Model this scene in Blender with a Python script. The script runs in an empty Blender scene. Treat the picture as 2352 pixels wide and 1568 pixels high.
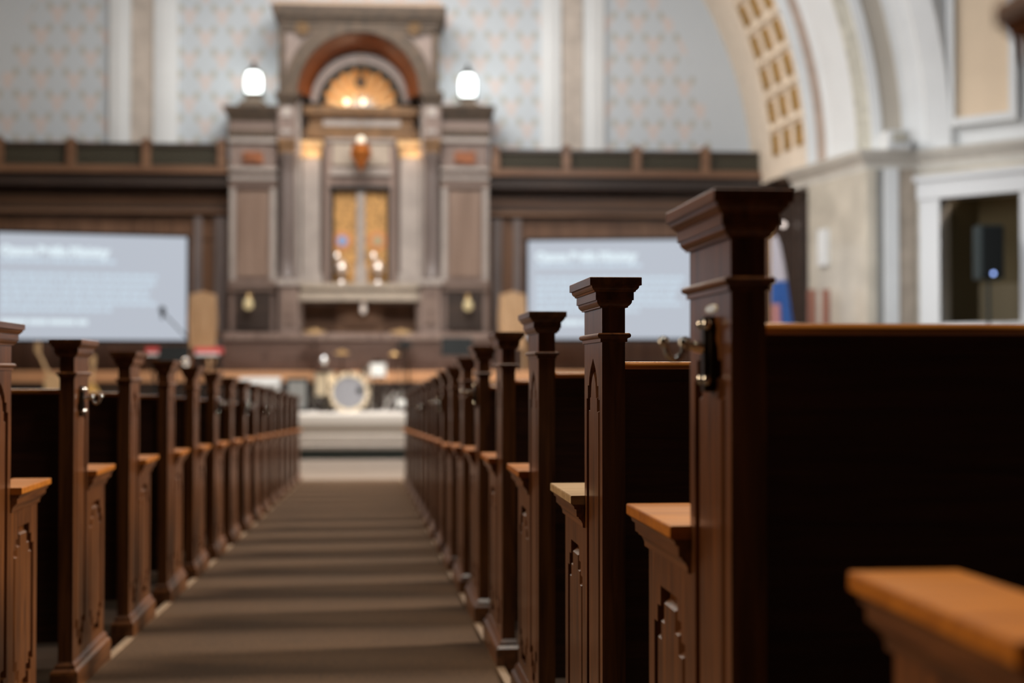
import bpy, math, random
from math import pi, sin, cos, radians, hypot
from mathutils import Vector, Matrix
from mathutils.geometry import tessellate_polygon
random.seed(7)
C = bpy.context.scene.collection
F = 3267.0
CZ = 0.7534
YAW = radians(3.887); PITCH = radians(1.157)
CAM = Vector((0, 0, CZ))
fw = Vector((sin(YAW)*cos(PITCH), cos(YAW)*cos(PITCH), sin(PITCH)))
rt = Vector((cos(YAW), -sin(YAW), 0)); up = rt.cross(fw)

def A(px, py, Y):
    """the point of the place seen at photo pixel (px,py) on the upright plane y = Y"""
    d = fw + rt*((px-1176)/F) + up*((784-py)/F)
    return CAM + d*(Y/d.y)
def AX(px, Y): return A(px, 850, Y).x
def AZ(px, py, Y): return A(px, py, Y).z

# ------------------------------------------------------------------ materials
def newmat(name):
    m = bpy.data.materials.new(name); m.use_nodes = True
    return m, m.node_tree, m.node_tree.nodes['Principled BSDF']
def plain(name, col, rough=.6, metal=0, emit=None, es=1, coat=0, bump=0, var=.0, vscale=8):
    m, nt, b = newmat(name)
    b.inputs['Base Color'].default_value = (*col, 1)
    b.inputs['Roughness'].default_value = rough
    b.inputs['Metallic'].default_value = metal
    b.inputs['Coat Weight'].default_value = coat
    if emit:
        b.inputs['Emission Color'].default_value = (*emit, 1); b.inputs['Emission Strength'].default_value = es
    tc = nt.nodes.new('ShaderNodeTexCoord'); n = nt.nodes.new('ShaderNodeTexNoise')
    n.inputs['Scale'].default_value = vscale; n.inputs['Detail'].default_value = 5
    nt.links.new(tc.outputs['Object'], n.inputs['Vector'])
    if var:
        r = nt.nodes.new('ShaderNodeValToRGB')
        r.color_ramp.elements[0].position = .3; r.color_ramp.elements[1].position = .7
        r.color_ramp.elements[0].color = (*[c*(1-var) for c in col], 1)
        r.color_ramp.elements[1].color = (*[min(1, c*(1+var)) for c in col], 1)
        nt.links.new(n.outputs['Fac'], r.inputs['Fac']); nt.links.new(r.outputs['Color'], b.inputs['Base Color'])
    if bump:
        bp = nt.nodes.new('ShaderNodeBump'); bp.inputs['Strength'].default_value = bump; bp.inputs['Distance'].default_value = .01
        nt.links.new(n.outputs['Fac'], bp.inputs['Height']); nt.links.new(bp.outputs['Normal'], b.inputs['Normal'])
    return m
def wood(name, dark, light, axis='z', scale=1.0, rough=.38, coat=.25, bump=.12):
    m, nt, b = newmat(name)
    tc = nt.nodes.new('ShaderNodeTexCoord'); mp = nt.nodes.new('ShaderNodeMapping')
    s = {'x': (2.2, 34, 34), 'y': (34, 2.2, 34), 'z': (34, 34, 2.2)}[axis]
    mp.inputs['Scale'].default_value = tuple(v*scale for v in s)
    oi = nt.nodes.new('ShaderNodeObjectInfo')
    vm = nt.nodes.new('ShaderNodeVectorMath'); vm.operation = 'SCALE'
    cx = nt.nodes.new('ShaderNodeCombineXYZ')
    for k in range(3): nt.links.new(oi.outputs['Random'], cx.inputs[k])
    nt.links.new(cx.outputs[0], vm.inputs[0]); vm.inputs['Scale'].default_value = 13.0
    ad = nt.nodes.new('ShaderNodeVectorMath'); ad.operation = 'ADD'
    nt.links.new(tc.outputs['Object'], ad.inputs[0]); nt.links.new(vm.outputs[0], ad.inputs[1])
    nt.links.new(ad.outputs[0], mp.inputs['Vector'])
    n = nt.nodes.new('ShaderNodeTexNoise'); n.inputs['Scale'].default_value = 1.6
    n.inputs['Detail'].default_value = 7; n.inputs['Distortion'].default_value = .9
    nt.links.new(mp.outputs['Vector'], n.inputs['Vector'])
    r = nt.nodes.new('ShaderNodeValToRGB')
    r.color_ramp.elements[0].position = .3; r.color_ramp.elements[0].color = (*dark, 1)
    r.color_ramp.elements[1].position = .72; r.color_ramp.elements[1].color = (*light, 1)
    nt.links.new(n.outputs['Fac'], r.inputs['Fac']); nt.links.new(r.outputs['Color'], b.inputs['Base Color'])
    n2 = nt.nodes.new('ShaderNodeTexNoise'); n2.inputs['Scale'].default_value = 5
    nt.links.new(tc.outputs['Object'], n2.inputs['Vector'])
    mr = nt.nodes.new('ShaderNodeMapRange'); mr.inputs['To Min'].default_value = rough-.07; mr.inputs['To Max'].default_value = rough+.12
    nt.links.new(n2.outputs['Fac'], mr.inputs['Value']); nt.links.new(mr.outputs['Result'], b.inputs['Roughness'])
    b.inputs['Coat Weight'].default_value = coat; b.inputs['Coat Roughness'].default_value = .22
    bp = nt.nodes.new('ShaderNodeBump'); bp.inputs['Strength'].default_value = bump; bp.inputs['Distance'].default_value = .002
    nt.links.new(n.outputs['Fac'], bp.inputs['Height']); nt.links.new(bp.outputs['Normal'], b.inputs['Normal'])
    return m

M = {}
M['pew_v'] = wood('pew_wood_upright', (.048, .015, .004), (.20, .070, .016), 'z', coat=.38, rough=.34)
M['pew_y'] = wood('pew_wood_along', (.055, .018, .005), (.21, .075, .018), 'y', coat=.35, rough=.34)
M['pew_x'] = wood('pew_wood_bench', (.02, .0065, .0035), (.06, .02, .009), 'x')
M['honey_y'] = wood('worn_arm_wood', (.32, .098, .007), (.60, .215, .017), 'x', rough=.42, coat=.1)  # arm tops and rails: more orange than the other pew wood
M['honey_x'] = wood('worn_rail_wood', (.36, .125, .018), (.66, .26, .045), 'x', rough=.2, coat=1)  # rails: more orange than the other pew wood
M['honey_x'].node_tree.nodes['Principled BSDF'].inputs['Coat Roughness'].default_value = .12
M['pale_y'] = wood('bare_arm_wood', (.34, .22, .11), (.55, .40, .23), 'x', rough=.6, coat=0)
M['chancel'] = wood('chancel_walnut', (.10, .046, .022), (.20, .10, .052), 'z', scale=.12, rough=.45, coat=.2, bump=.05)
M['chancel_h'] = wood('chancel_walnut_rails', (.12, .056, .028), (.23, .12, .064), 'x', scale=.12, rough=.45, coat=.2, bump=.05)
M['chancel_dk'] = wood('chancel_dark_walnut', (.022, .012, .008), (.05, .028, .018), 'x', scale=.12, rough=.55)  # cornice shadow band: shade put into the colour
M['ark'] = wood('ark_greyed_walnut', (.17, .115, .095), (.30, .22, .185), 'z', scale=.12, rough=.42, coat=.3, bump=.05)
M['ark_h'] = wood('ark_greyed_walnut_rails', (.15, .10, .08), (.27, .195, .16), 'x', scale=.12, rough=.42, coat=.3, bump=.05)
M['ark_olive'] = plain('carved_olive_brown', (.082, .052, .030), .6, var=.35, vscale=7, bump=.6)
M['ark_col'] = wood('ark_column_wood', (.13, .10, .09), (.23, .185, .17), 'z', scale=.2, rough=.35, coat=.4)
M['red_wood'] = wood('red_arch_wood', (.13, .028, .005), (.28, .072, .012), 'x', scale=.1, rough=.35)
M['gold'] = plain('gilt_plaster', (.72, .40, .12), .42, metal=.25, var=.3, vscale=6, bump=.4)
M['gold_dk'] = plain('aged_gilding', (.19, .10, .042), .5, metal=.2, var=.3, vscale=6, bump=.5)
M['pale_stone'] = plain('pale_grey_paintwork', (.40, .345, .31), .45, var=.12, vscale=3)
M['taupe'] = plain('taupe_marble', (.43, .36, .29), .35, var=.15, vscale=4)
M['plaque_red'] = plain('carved_red_ornament', (.26, .085, .03), .5, var=.5, vscale=9, bump=.6)
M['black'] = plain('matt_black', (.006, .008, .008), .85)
M['iron'] = plain('dark_bronze', (.03, .022, .014), .35, metal=.6)
M['chrome'] = plain('polished_nickel', (.75, .77, .76), .12, metal=1)
M['steel'] = plain('drum_chrome', (.85, .86, .86), .15, metal=1)
M['brass'] = plain('cymbal_brass', (.85, .58, .28), .28, metal=.9)
M['white_plaster'] = plain('white_paint', (.70, .71, .71), .55, var=.03, vscale=2)
M['cream'] = plain('cream_plaster', (.78, .66, .53), .6, var=.06, vscale=4)
M['cream_orn'] = plain('cream_ornament', (.75, .62, .47), .6, var=.16, vscale=9, bump=.8)
M['rose_band'] = plain('rose_brown_band', (.56, .43, .35), .6, var=.1, vscale=6)
M['leaf_band'] = plain('olive_leaf_moulding', (.50, .47, .39), .6, var=.22, vscale=9, bump=.7)
M['tan'] = plain('tan_paint', (.56, .50, .42), .7, var=.04, vscale=2)
M['tan_warm'] = plain('warm_tan_paint', (.74, .585, .42), .7, var=.03, vscale=2)
M['coffer'] = plain('gold_coffer', (.40, .22, .05), .45, metal=.35, var=.2, vscale=5)
M['marble'] = plain('veined_cream_marble', (.53, .48, .40), .3, var=.16, vscale=2.2, coat=.3)
M['cornice'] = plain('stone_cornice', (.65, .62, .56), .5, var=.08, vscale=3)
M['strip'] = plain('beige_stencil_band', (.50, .43, .37), .65, var=.15, vscale=4)
M['dark_door'] = plain('dark_lobby_paint', (.10, .072, .028), .8)
M['lobby_low'] = plain('lobby_wainscot', (.17, .13, .07), .7)
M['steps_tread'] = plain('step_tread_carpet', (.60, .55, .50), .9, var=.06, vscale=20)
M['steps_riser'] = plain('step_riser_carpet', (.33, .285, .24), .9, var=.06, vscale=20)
M['step_white'] = plain('white_stage_edge', (.80, .76, .71), .7)
M['step_dark'] = plain('dark_green_grille', (.035, .05, .045), .6)  # plain dark green of the lowest riser
M['oak'] = wood('orange_oak', (.55, .27, .13), (.78, .42, .22), 'x', scale=.2, rough=.4)
M['chair_oak'] = wood('light_oak_slats', (.42, .25, .12), (.66, .43, .25), 'z', scale=.5, rough=.5)
M['drum_shell'] = plain('cream_drum_shell', (.80, .66, .46), .3, coat=.5)
M['drum_head'] = plain('grey_drum_head', (.30, .30, .325), .45)
M['white_head'] = plain('white_drum_head', (.85, .86, .83), .5)
M['white'] = plain('white_plastic', (.85, .87, .87), .4)
M['red_panel'] = plain('red_lacquer', (.75, .10, .10), .35)
M['grey_cloth'] = plain('grey_grille_cloth', (.22, .22, .21), .8)
M['yellow_wood'] = plain('yellow_guitar_wood', (.82, .50, .16), .3, coat=.6)
M['neck_wood'] = plain('pale_neck_wood', (.72, .48, .26), .4)
M['flag_white'] = plain('white_flag_cloth', (.70, .66, .72), .8)
M['flag_blue'] = plain('blue_flag_cloth', (.05, .16, .50), .8)
M['flag_red'] = plain('faded_red_flag_cloth', (.62, .30, .30), .8)
M['blue_led'] = plain('blue_led', (.2, .3, .8), .4, emit=(.35, .5, 1), es=3.2)
M['bulb'] = plain('frosted_bulb', (1, .9, .75), .4, emit=(1, .74, .52), es=2.6)
M['lantern'] = plain('lit_lantern_glass', (1, 1, 1), .4, emit=(.92, 1, .98), es=4)
M['lamp_dim'] = plain('lit_small_shade', (.35, .28, .15), .5, emit=(1, .78, .42), es=.32)
M['screen_face'] = plain('projected_slide', (.02, .02, .02), .7, emit=(.46, .50, .57), es=1.0)
M['slide_text'] = plain('slide_text', (.02, .02, .02), .7, emit=(.72, .83, .89), es=1.0)
M['slide_soft'] = plain('slide_small_text', (.02, .02, .02), .7, emit=(.58, .70, .80), es=1.0)
M['grille'] = plain('dark_olive_lattice', (.055, .05, .033), .6)
M['pale_strip'] = plain('worn_edge_strip', (.42, .31, .21), .5, var=.2, vscale=30)
M['under'] = plain('dark_floorboards', (.035, .022, .014), .6, var=.3, vscale=6)
M['enamel'] = plain('ivory_enamel', (.75, .78, .74), .25, coat=.6)  # pale tone of the oval highlight on the post
M['silver'] = plain('silver_ornament', (.9, .82, .75), .34, metal=1)

# carpet: short pile, brown
def carpet():
    m, nt, b = newmat('aisle_carpet')
    tc = nt.nodes.new('ShaderNodeTexCoord')
    n = nt.nodes.new('ShaderNodeTexNoise'); n.inputs['Scale'].default_value = 140; n.inputs['Detail'].default_value = 4
    n3 = nt.nodes.new('ShaderNodeTexNoise'); n3.inputs['Scale'].default_value = 3.2; n3.inputs['Detail'].default_value = 6
    nt.links.new(tc.outputs['Object'], n.inputs['Vector']); nt.links.new(tc.outputs['Object'], n3.inputs['Vector'])
    r = nt.nodes.new('ShaderNodeValToRGB')
    r.color_ramp.elements[0].position = .3; r.color_ramp.elements[0].color = (.046, .023, .007, 1)
    r.color_ramp.elements[1].position = .7; r.color_ramp.elements[1].color = (.165, .088, .034, 1)
    mx = nt.nodes.new('ShaderNodeMixRGB'); mx.blend_type = 'MULTIPLY'; mx.inputs['Fac'].default_value = .55
    nt.links.new(n.outputs['Fac'], r.inputs['Fac'])
    r2 = nt.nodes.new('ShaderNodeValToRGB')
    r2.color_ramp.elements[0].position = .35; r2.color_ramp.elements[0].color = (.66, .64, .58, 1)
    r2.color_ramp.elements[1].position = .65; r2.color_ramp.elements[1].color = (1, .95, .88, 1)
    nt.links.new(n3.outputs['Fac'], r2.inputs['Fac'])
    nt.links.new(r.outputs['Color'], mx.inputs['Color1']); nt.links.new(r2.outputs['Color'], mx.inputs['Color2'])
    nt.links.new(mx.outputs['Color'], b.inputs['Base Color'])
    b.inputs['Roughness'].default_value = .95
    b.inputs['Sheen Weight'].default_value = .04; b.inputs['Sheen Roughness'].default_value = .5
    b.inputs['Sheen Tint'].default_value = (.95, .85, .78, 1)
    bp = nt.nodes.new('ShaderNodeBump'); bp.inputs['Strength'].default_value = .6; bp.inputs['Distance'].default_value = .004
    nt.links.new(n.outputs['Fac'], bp.inputs['Height']); nt.links.new(bp.outputs['Normal'], b.inputs['Normal'])
    return m
M['carpet'] = carpet()

# stencilled plaster: staggered peach hearts with two olive dots each
ARC_X = AX(817, 26.0); ARC_Z = AZ(817, 430, 26.0)
def stencil():
    m, nt, b = newmat('stencilled_plaster')
    L = nt.links
    def node(op, a, c=None):
        n = nt.nodes.new('ShaderNodeMath'); n.operation = op
        for k, v in enumerate((a, c)):
            if v is None: continue
            if isinstance(v, (int, float)): n.inputs[k].default_value = v
            else: L.new(v, n.inputs[k])
        return n.outputs[0]
    g = nt.nodes.new('ShaderNodeNewGeometry'); s = nt.nodes.new('ShaderNodeSeparateXYZ'); L.new(g.outputs['Position'], s.inputs[0])
    X, Z = s.outputs['X'], s.outputs['Z']
    PX, PZ = .585, .80
    def blob(cx, cz, rx, rz, off):
        u = node('ADD', node('DIVIDE', X, PX), 40.0+off*.5-cx); v = node('ADD', node('DIVIDE', Z, PZ), 40.0+off*.5-cz)
        fu = node('MULTIPLY', node('SUBTRACT', node('FRACT', u), .5), PX/rx)
        fv = node('MULTIPLY', node('SUBTRACT', node('FRACT', v), .5), PZ/rz)
        d = node('SQRT', node('ADD', node('MULTIPLY', fu, fu), node('MULTIPLY', fv, fv)))
        mr = nt.nodes.new('ShaderNodeMapRange'); mr.inputs['From Min'].default_value = 1.15; mr.inputs['From Max'].default_value = .75
        L.new(d, mr.inputs['Value']); return mr.outputs[0]
    def union(l):
        o = l[0]
        for k in l[1:]: o = node('MAXIMUM', o, k)
        return o
    peach = union([blob(0, 0, .125, .10, o) for o in (0, 1)] + [blob(0, -.14, .075, .09, o) for o in (0, 1)]
                  + [blob(-.12, .05, .06, .07, o) for o in (0, 1)] + [blob(.12, .05, .06, .07, o) for o in (0, 1)])
    olive = union([blob(sx*.25, .15, .055, .085, o) for o in (0, 1) for sx in (-1, 1)])
    dx = node('SUBTRACT', X, ARC_X); dz = node('SUBTRACT', Z, ARC_Z)
    rr = node('SQRT', node('ADD', node('MULTIPLY', dx, dx), node('MULTIPLY', dz, dz)))
    mask = node('LESS_THAN', rr, 6.62)
    m1 = nt.nodes.new('ShaderNodeMixRGB'); m1.inputs['Color1'].default_value = (.53, .57, .605, 1); m1.inputs['Color2'].default_value = (.64, .53, .49, 1)
    L.new(node('MULTIPLY', node('MULTIPLY', peach, mask), .75), m1.inputs['Fac'])
    m2 = nt.nodes.new('ShaderNodeMixRGB'); m2.inputs['Color2'].default_value = (.40, .38, .31, 1)
    L.new(m1.outputs[0], m2.inputs['Color1']); L.new(node('MULTIPLY', node('MULTIPLY', olive, mask), .75), m2.inputs['Fac'])
    L.new(m2.outputs[0], b.inputs['Base Color']); b.inputs['Roughness'].default_value = .7
    return m
M['stencil'] = stencil()

# ------------------------------------------------------------------ mesh helpers
class MB:
    def __init__(s): s.v = []; s.f = []; s.m = []; s.mats = []
    def mi(s, m):
        if m is None: return 0
        m = M[m] if isinstance(m, str) else m
        if m not in s.mats: s.mats.append(m)
        return s.mats.index(m)
    def add(s, vs, fs, m=None):
        o = len(s.v); s.v += [tuple(v) for v in vs]
        k = s.mi(m)
        for f in fs: s.f.append(tuple(i+o for i in f)); s.m.append(k)
        return s
    def box(s, x0, y0, z0, x1, y1, z1, m=None):
        if x0 > x1: x0, x1 = x1, x0
        if y0 > y1: y0, y1 = y1, y0
        if z0 > z1: z0, z1 = z1, z0
        v = [(x0,y0,z0),(x1,y0,z0),(x1,y1,z0),(x0,y1,z0),(x0,y0,z1),(x1,y0,z1),(x1,y1,z1),(x0,y1,z1)]
        return s.add(v, [(0,3,2,1),(4,5,6,7),(0,1,5,4),(1,2,6,5),(2,3,7,6),(3,0,4,7)], m)
    def pbox(s, px0, py0, px1, py1, Y, dep, m=None):
        a = A(px0, py1, Y); b = A(px1, py0, Y)
        zt = A((px0+px1)/2, py0, Y).z; zb = A((px0+px1)/2, py1, Y).z
        return s.box(a.x, Y, zb, b.x, Y+dep, zt, m)
    def prism(s, poly, y0, y1, m=None, holes=()):
        """polygon in (x,z) extruded along y"""
        loops = [[Vector((p[0], p[1], 0)) for p in poly]] + [[Vector((p[0], p[1], 0)) for p in h] for h in holes]
        pts = [p for l in loops for p in l]
        tr = tessellate_polygon(loops)
        n = len(pts); v = [(p.x, y0, p.y) for p in pts] + [(p.x, y1, p.y) for p in pts]
        fs = []
        for t in tr:
            a, b_, c = [pts[i] for i in t]
            ccw = (b_-a).cross(c-a).z > 0
            t = tuple(t) if ccw else tuple(reversed(t))
            fs.append(t); fs.append(tuple(i+n for i in reversed(t)))
        o = 0
        for l in loops:
            k = len(l)
            for i in range(k):
                j = (i+1) % k
                fs.append((o+i, o+i+n, o+j+n, o+j))
            o += k
        return s.add(v, fs, m)
    def loft_rect(s, x0, y0, x1, y1, prof, m=None, near_flush=False):
        """rectangle grown by offset o at each height; prof = [(o, z)]"""
        vs = []; fs = []
        for o, z in prof:
            yn = y0 if near_flush else y0-o
            vs += [(x0-o, yn, z), (x1+o, yn, z), (x1+o, y1+o, z), (x0-o, y1+o, z)]
        for k in range(len(prof)-1):
            for i in range(4):
                j = (i+1) % 4
                fs.append((4*k+i, 4*k+j, 4*k+4+j, 4*k+4+i))
        fs.append((3, 2, 1, 0)); e = 4*(len(prof)-1); fs.append((e, e+1, e+2, e+3))
        return s.add(vs, fs, m)
    def lathe(s, c, prof, m=None, n=20, axis='z', a0=0, a1=2*pi):
        """prof = [(r, h)] about a vertical (or y / x) axis through c"""
        vs = []; full = abs(a1-a0-2*pi) < 1e-6; k = n if full else n+1
        for r, h in prof:
            for i in range(k):
                a = a0+(a1-a0)*i/n
                if axis == 'z': vs.append((c[0]+r*cos(a), c[1]+r*sin(a), c[2]+h))
                elif axis == 'y': vs.append((c[0]+r*cos(a), c[1]+h, c[2]+r*sin(a)))
                else: vs.append((c[0]+h, c[1]+r*cos(a), c[2]+r*sin(a)))
        fs = []
        for p in range(len(prof)-1):
            for i in range(n):
                j = (i+1) % k
                q = (p*k+i, p*k+j, (p+1)*k+j, (p+1)*k+i)
                fs.append(q if axis != 'y' else q[::-1])
        if full:
            fs.append(tuple(range(k))[::-1]); e = (len(prof)-1)*k; fs.append(tuple(range(e, e+k)))
        return s.add(vs, fs, m)
    def tube(s, pts, r, m=None, n=8):
        pts = [Vector(p) for p in pts]; rs = r if isinstance(r, (list, tuple)) else [r]*len(pts)
        vs = []; fs = []
        for i, p in enumerate(pts):
            t = (pts[min(i+1, len(pts)-1)]-pts[max(i-1, 0)]).normalized()
            a = Vector((0, 0, 1)) if abs(t.z) < .9 else Vector((1, 0, 0))
            u = t.cross(a).normalized(); w = t.cross(u)
            for k in range(n):
                q = 2*pi*k/n; vs.append(p+u*rs[i]*cos(q)+w*rs[i]*sin(q))
        for i in range(len(pts)-1):
            for k in range(n):
                l = (k+1) % n; fs.append((i*n+k, i*n+l, (i+1)*n+l, (i+1)*n+k))
        fs.append(tuple(range(n))[::-1]); e = (len(pts)-1)*n; fs.append(tuple(range(e, e+n)))
        return s.add(vs, fs, m)
    def build(s, name, mat=None, parent=None, smooth=False, bevel=0, flipx=False, loc=None):
        vs = s.v; fs = s.f
        if loc is not None: vs = [(v[0]-loc[0], v[1]-loc[1], v[2]-loc[2]) for v in vs]
        if flipx: vs = [(-x, y, z) for x, y, z in vs]; fs = [f[::-1] for f in fs]
        me = bpy.data.meshes.new(name); me.from_pydata(vs, [], fs); me.update()
        if s.mats:
            for m in s.mats: me.materials.append(m)
            me.polygons.foreach_set('material_index', s.m)
        else: me.materials.append(M[mat] if isinstance(mat, str) else mat)
        import bmesh
        bm = bmesh.new(); bm.from_mesh(me); bmesh.ops.recalc_face_normals(bm, faces=bm.faces); bm.to_mesh(me); bm.free()
        if smooth:
            me.polygons.foreach_set('use_smooth', [True]*len(me.polygons))
            try: me.set_sharp_from_angle(angle=radians(38))
            except Exception: pass
        o = bpy.data.objects.new(name, me); C.objects.link(o)
        if loc is not None and parent is None: o.location = loc
        if parent: o.parent = parent
        if bevel:
            b = o.modifiers.new('bevel', 'BEVEL'); b.width = bevel; b.segments = 2; b.limit_method = 'ANGLE'; b.angle_limit = radians(40)
        return o

def tag(o, label=None, cat=None, group=None, kind=None):
    if label: o['label'] = label
    if cat: o['category'] = cat
    if group: o['group'] = group
    if kind: o['kind'] = kind
    return o
def empty(name, loc=(0, 0, 0), label=None, cat=None, group=None, kind=None, rz=0):
    o = bpy.data.objects.new(name, None); C.objects.link(o); o.location = loc; o.rotation_euler = (0, 0, rz)
    o.empty_display_size = .1
    return tag(o, label, cat, group, kind)
KIDS = {}
def part(mb, name, mat, root, **k):
    """part whose mesh is written in world coordinates, under a root at root.location (no rotation)"""
    l = root.location
    mb.v = [(v[0]-l[0], v[1]-l[1], v[2]-l[2]) for v in mb.v]
    return mb.build(name, mat, root, **k)
def sub(mb, name, mat, parent, root, **k):
    l = root.location
    mb.v = [(v[0]-l[0], v[1]-l[1], v[2]-l[2]) for v in mb.v]
    return mb.build(name, mat, parent, **k)
def struct(o, label=None): o['kind'] = 'structure'; return tag(o, label)

# ------------------------------------------------------------------ pews
TH = .040          # thickness of the pew end
PL = .2025         # length of the tall post along the aisle
EP = .272          # length of the low arm panel
H = 1.003; ARM = .611; BACK = .859
LEN = 4.0
def offset_poly(p, d):
    n = len(p); out = []
    area = sum(p[i][0]*p[(i+1) % n][1]-p[(i+1) % n][0]*p[i][1] for i in range(n))
    s = 1 if area > 0 else -1
    for i in range(n):
        a = Vector(p[i-1]); b = Vector(p[i]); c = Vector(p[(i+1) % n])
        t1 = (b-a).normalized(); t2 = (c-b).normalized()
        n1 = Vector((-t1.y, t1.x))*s; n2 = Vector((-t2.y, t2.x))*s
        m = (n1+n2); k = max(.35, 1+n1.dot(n2)); q = b+m*(d/k)
        out.append((q.x, q.y))
    return out
def recessed_slab(mb, x0, x1, y0, y1, z0, z1, hole, depth):
    """slab whose x0 face has a recess of the given (y,z) outline"""
    mb.add([(x0,y0,z0),(x1,y0,z0),(x1,y1,z0),(x0,y1,z0),(x0,y0,z1),(x1,y0,z1),(x1,y1,z1),(x0,y1,z1)],
           [(0,3,2,1),(4,5,6,7),(0,1,5,4),(1,2,6,5),(2,3,7,6)])
    outer = [Vector((y0, z0, 0)), Vector((y1, z0, 0)), Vector((y1, z1, 0)), Vector((y0, z1, 0))]
    hl = [Vector((a, b, 0)) for a, b in hole]
    tr = tessellate_polygon([outer, hl]); pts = outer+hl
    mb.add([(x0, p.x, p.y) for p in pts], [tuple(t) for t in tr])
    n = len(hl)
    mb.add([(x0, p.x, p.y) for p in hl]+[(x0+depth, p.x, p.y) for p in hl],
           [(i, (i+1) % n, (i+1) % n+n, i+n) for i in range(n)])
    tr = tessellate_polygon([hl]); mb.add([(x0+depth, p.x, p.y) for p in hl], [tuple(t) for t in tr])
def raised_field(x0, depth, outline, gap, bev):
    mb = MB(); o1 = offset_poly(outline, gap); o2 = offset_poly(outline, gap+bev)
    n = len(o1); xb = x0+depth+.001; xm = x0+depth*.75; xt = x0+.0008
    mb.add([(xb, a, b) for a, b in o1]+[(xm, a, b) for a, b in o1]+[(xt, a, b) for a, b in o2],
           [(i, (i+1) % n, (i+1) % n+n, i+n) for i in range(n)]+[(i+n, (i+1) % n+n, (i+1) % n+2*n, i+2*n) for i in range(n)])
    tr = tessellate_polygon([[Vector((a, b, 0)) for a, b in o2]])
    mb.add([(xt, a, b) for a, b in o2], [tuple(t) for t in tr])
    return mb
def post_outline():
    W = PL; c = W*.5
    def X(f): return W*f
    L = [(X(.13), .165), (X(.27), .165), (X(.27), .135), (X(.36), .135), (X(.36), .105),
         (X(.64), .105), (X(.64), .135), (X(.73), .135), (X(.73), .165), (X(.87), .165)]
    R = [(X(.87), H-.211), (X(.80), H-.211), (X(.80), H-.187), (X(.73), H-.187), (X(.71), H-.172), (X(.63), H-.155), (X(.5), H-.138),
         (X(.37), H-.155), (X(.29), H-.172), (X(.27), H-.187), (X(.20), H-.187), (X(.20), H-.211), (X(.13), H-.211)]
    return L+R
def arm_outline():
    y0 = PL; W = EP
    def Y(f): return y0+W*f
    t, m_, l = .508, .480, .455; b, mb_, bl = .105, .135, .160
    return [(Y(.14), bl), (Y(.22), bl), (Y(.22), mb_), (Y(.30), mb_), (Y(.30), b), (Y(.70), b), (Y(.70), mb_), (Y(.78), mb_), (Y(.78), bl), (Y(.86), bl),
            (Y(.86), l), (Y(.78), l), (Y(.78), m_), (Y(.70), m_), (Y(.70), t), (Y(.30), t), (Y(.30), m_), (Y(.22), m_), (Y(.22), l), (Y(.14), l)]
CAP = [(.0, -.0514), (.0045, -.0514), (.0045, -.0495), (.0065, -.048), (.0090, -.0452), (.0102, -.0425), (.0105, -.0392), (.0130, -.0388), (.0130, -.0252),
       (.0155, -.0248), (.0165, -.0222), (.0182, -.0212), (.0205, -.0182), (.0212, -.0145), (.0247, -.0139), (.0247, -.001), (.0237, 0)]
def ring_profile(z, r, o): return [(o+r*sin(pi*k/8), z-r*cos(pi*k/8)) for k in range(9)]
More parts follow.
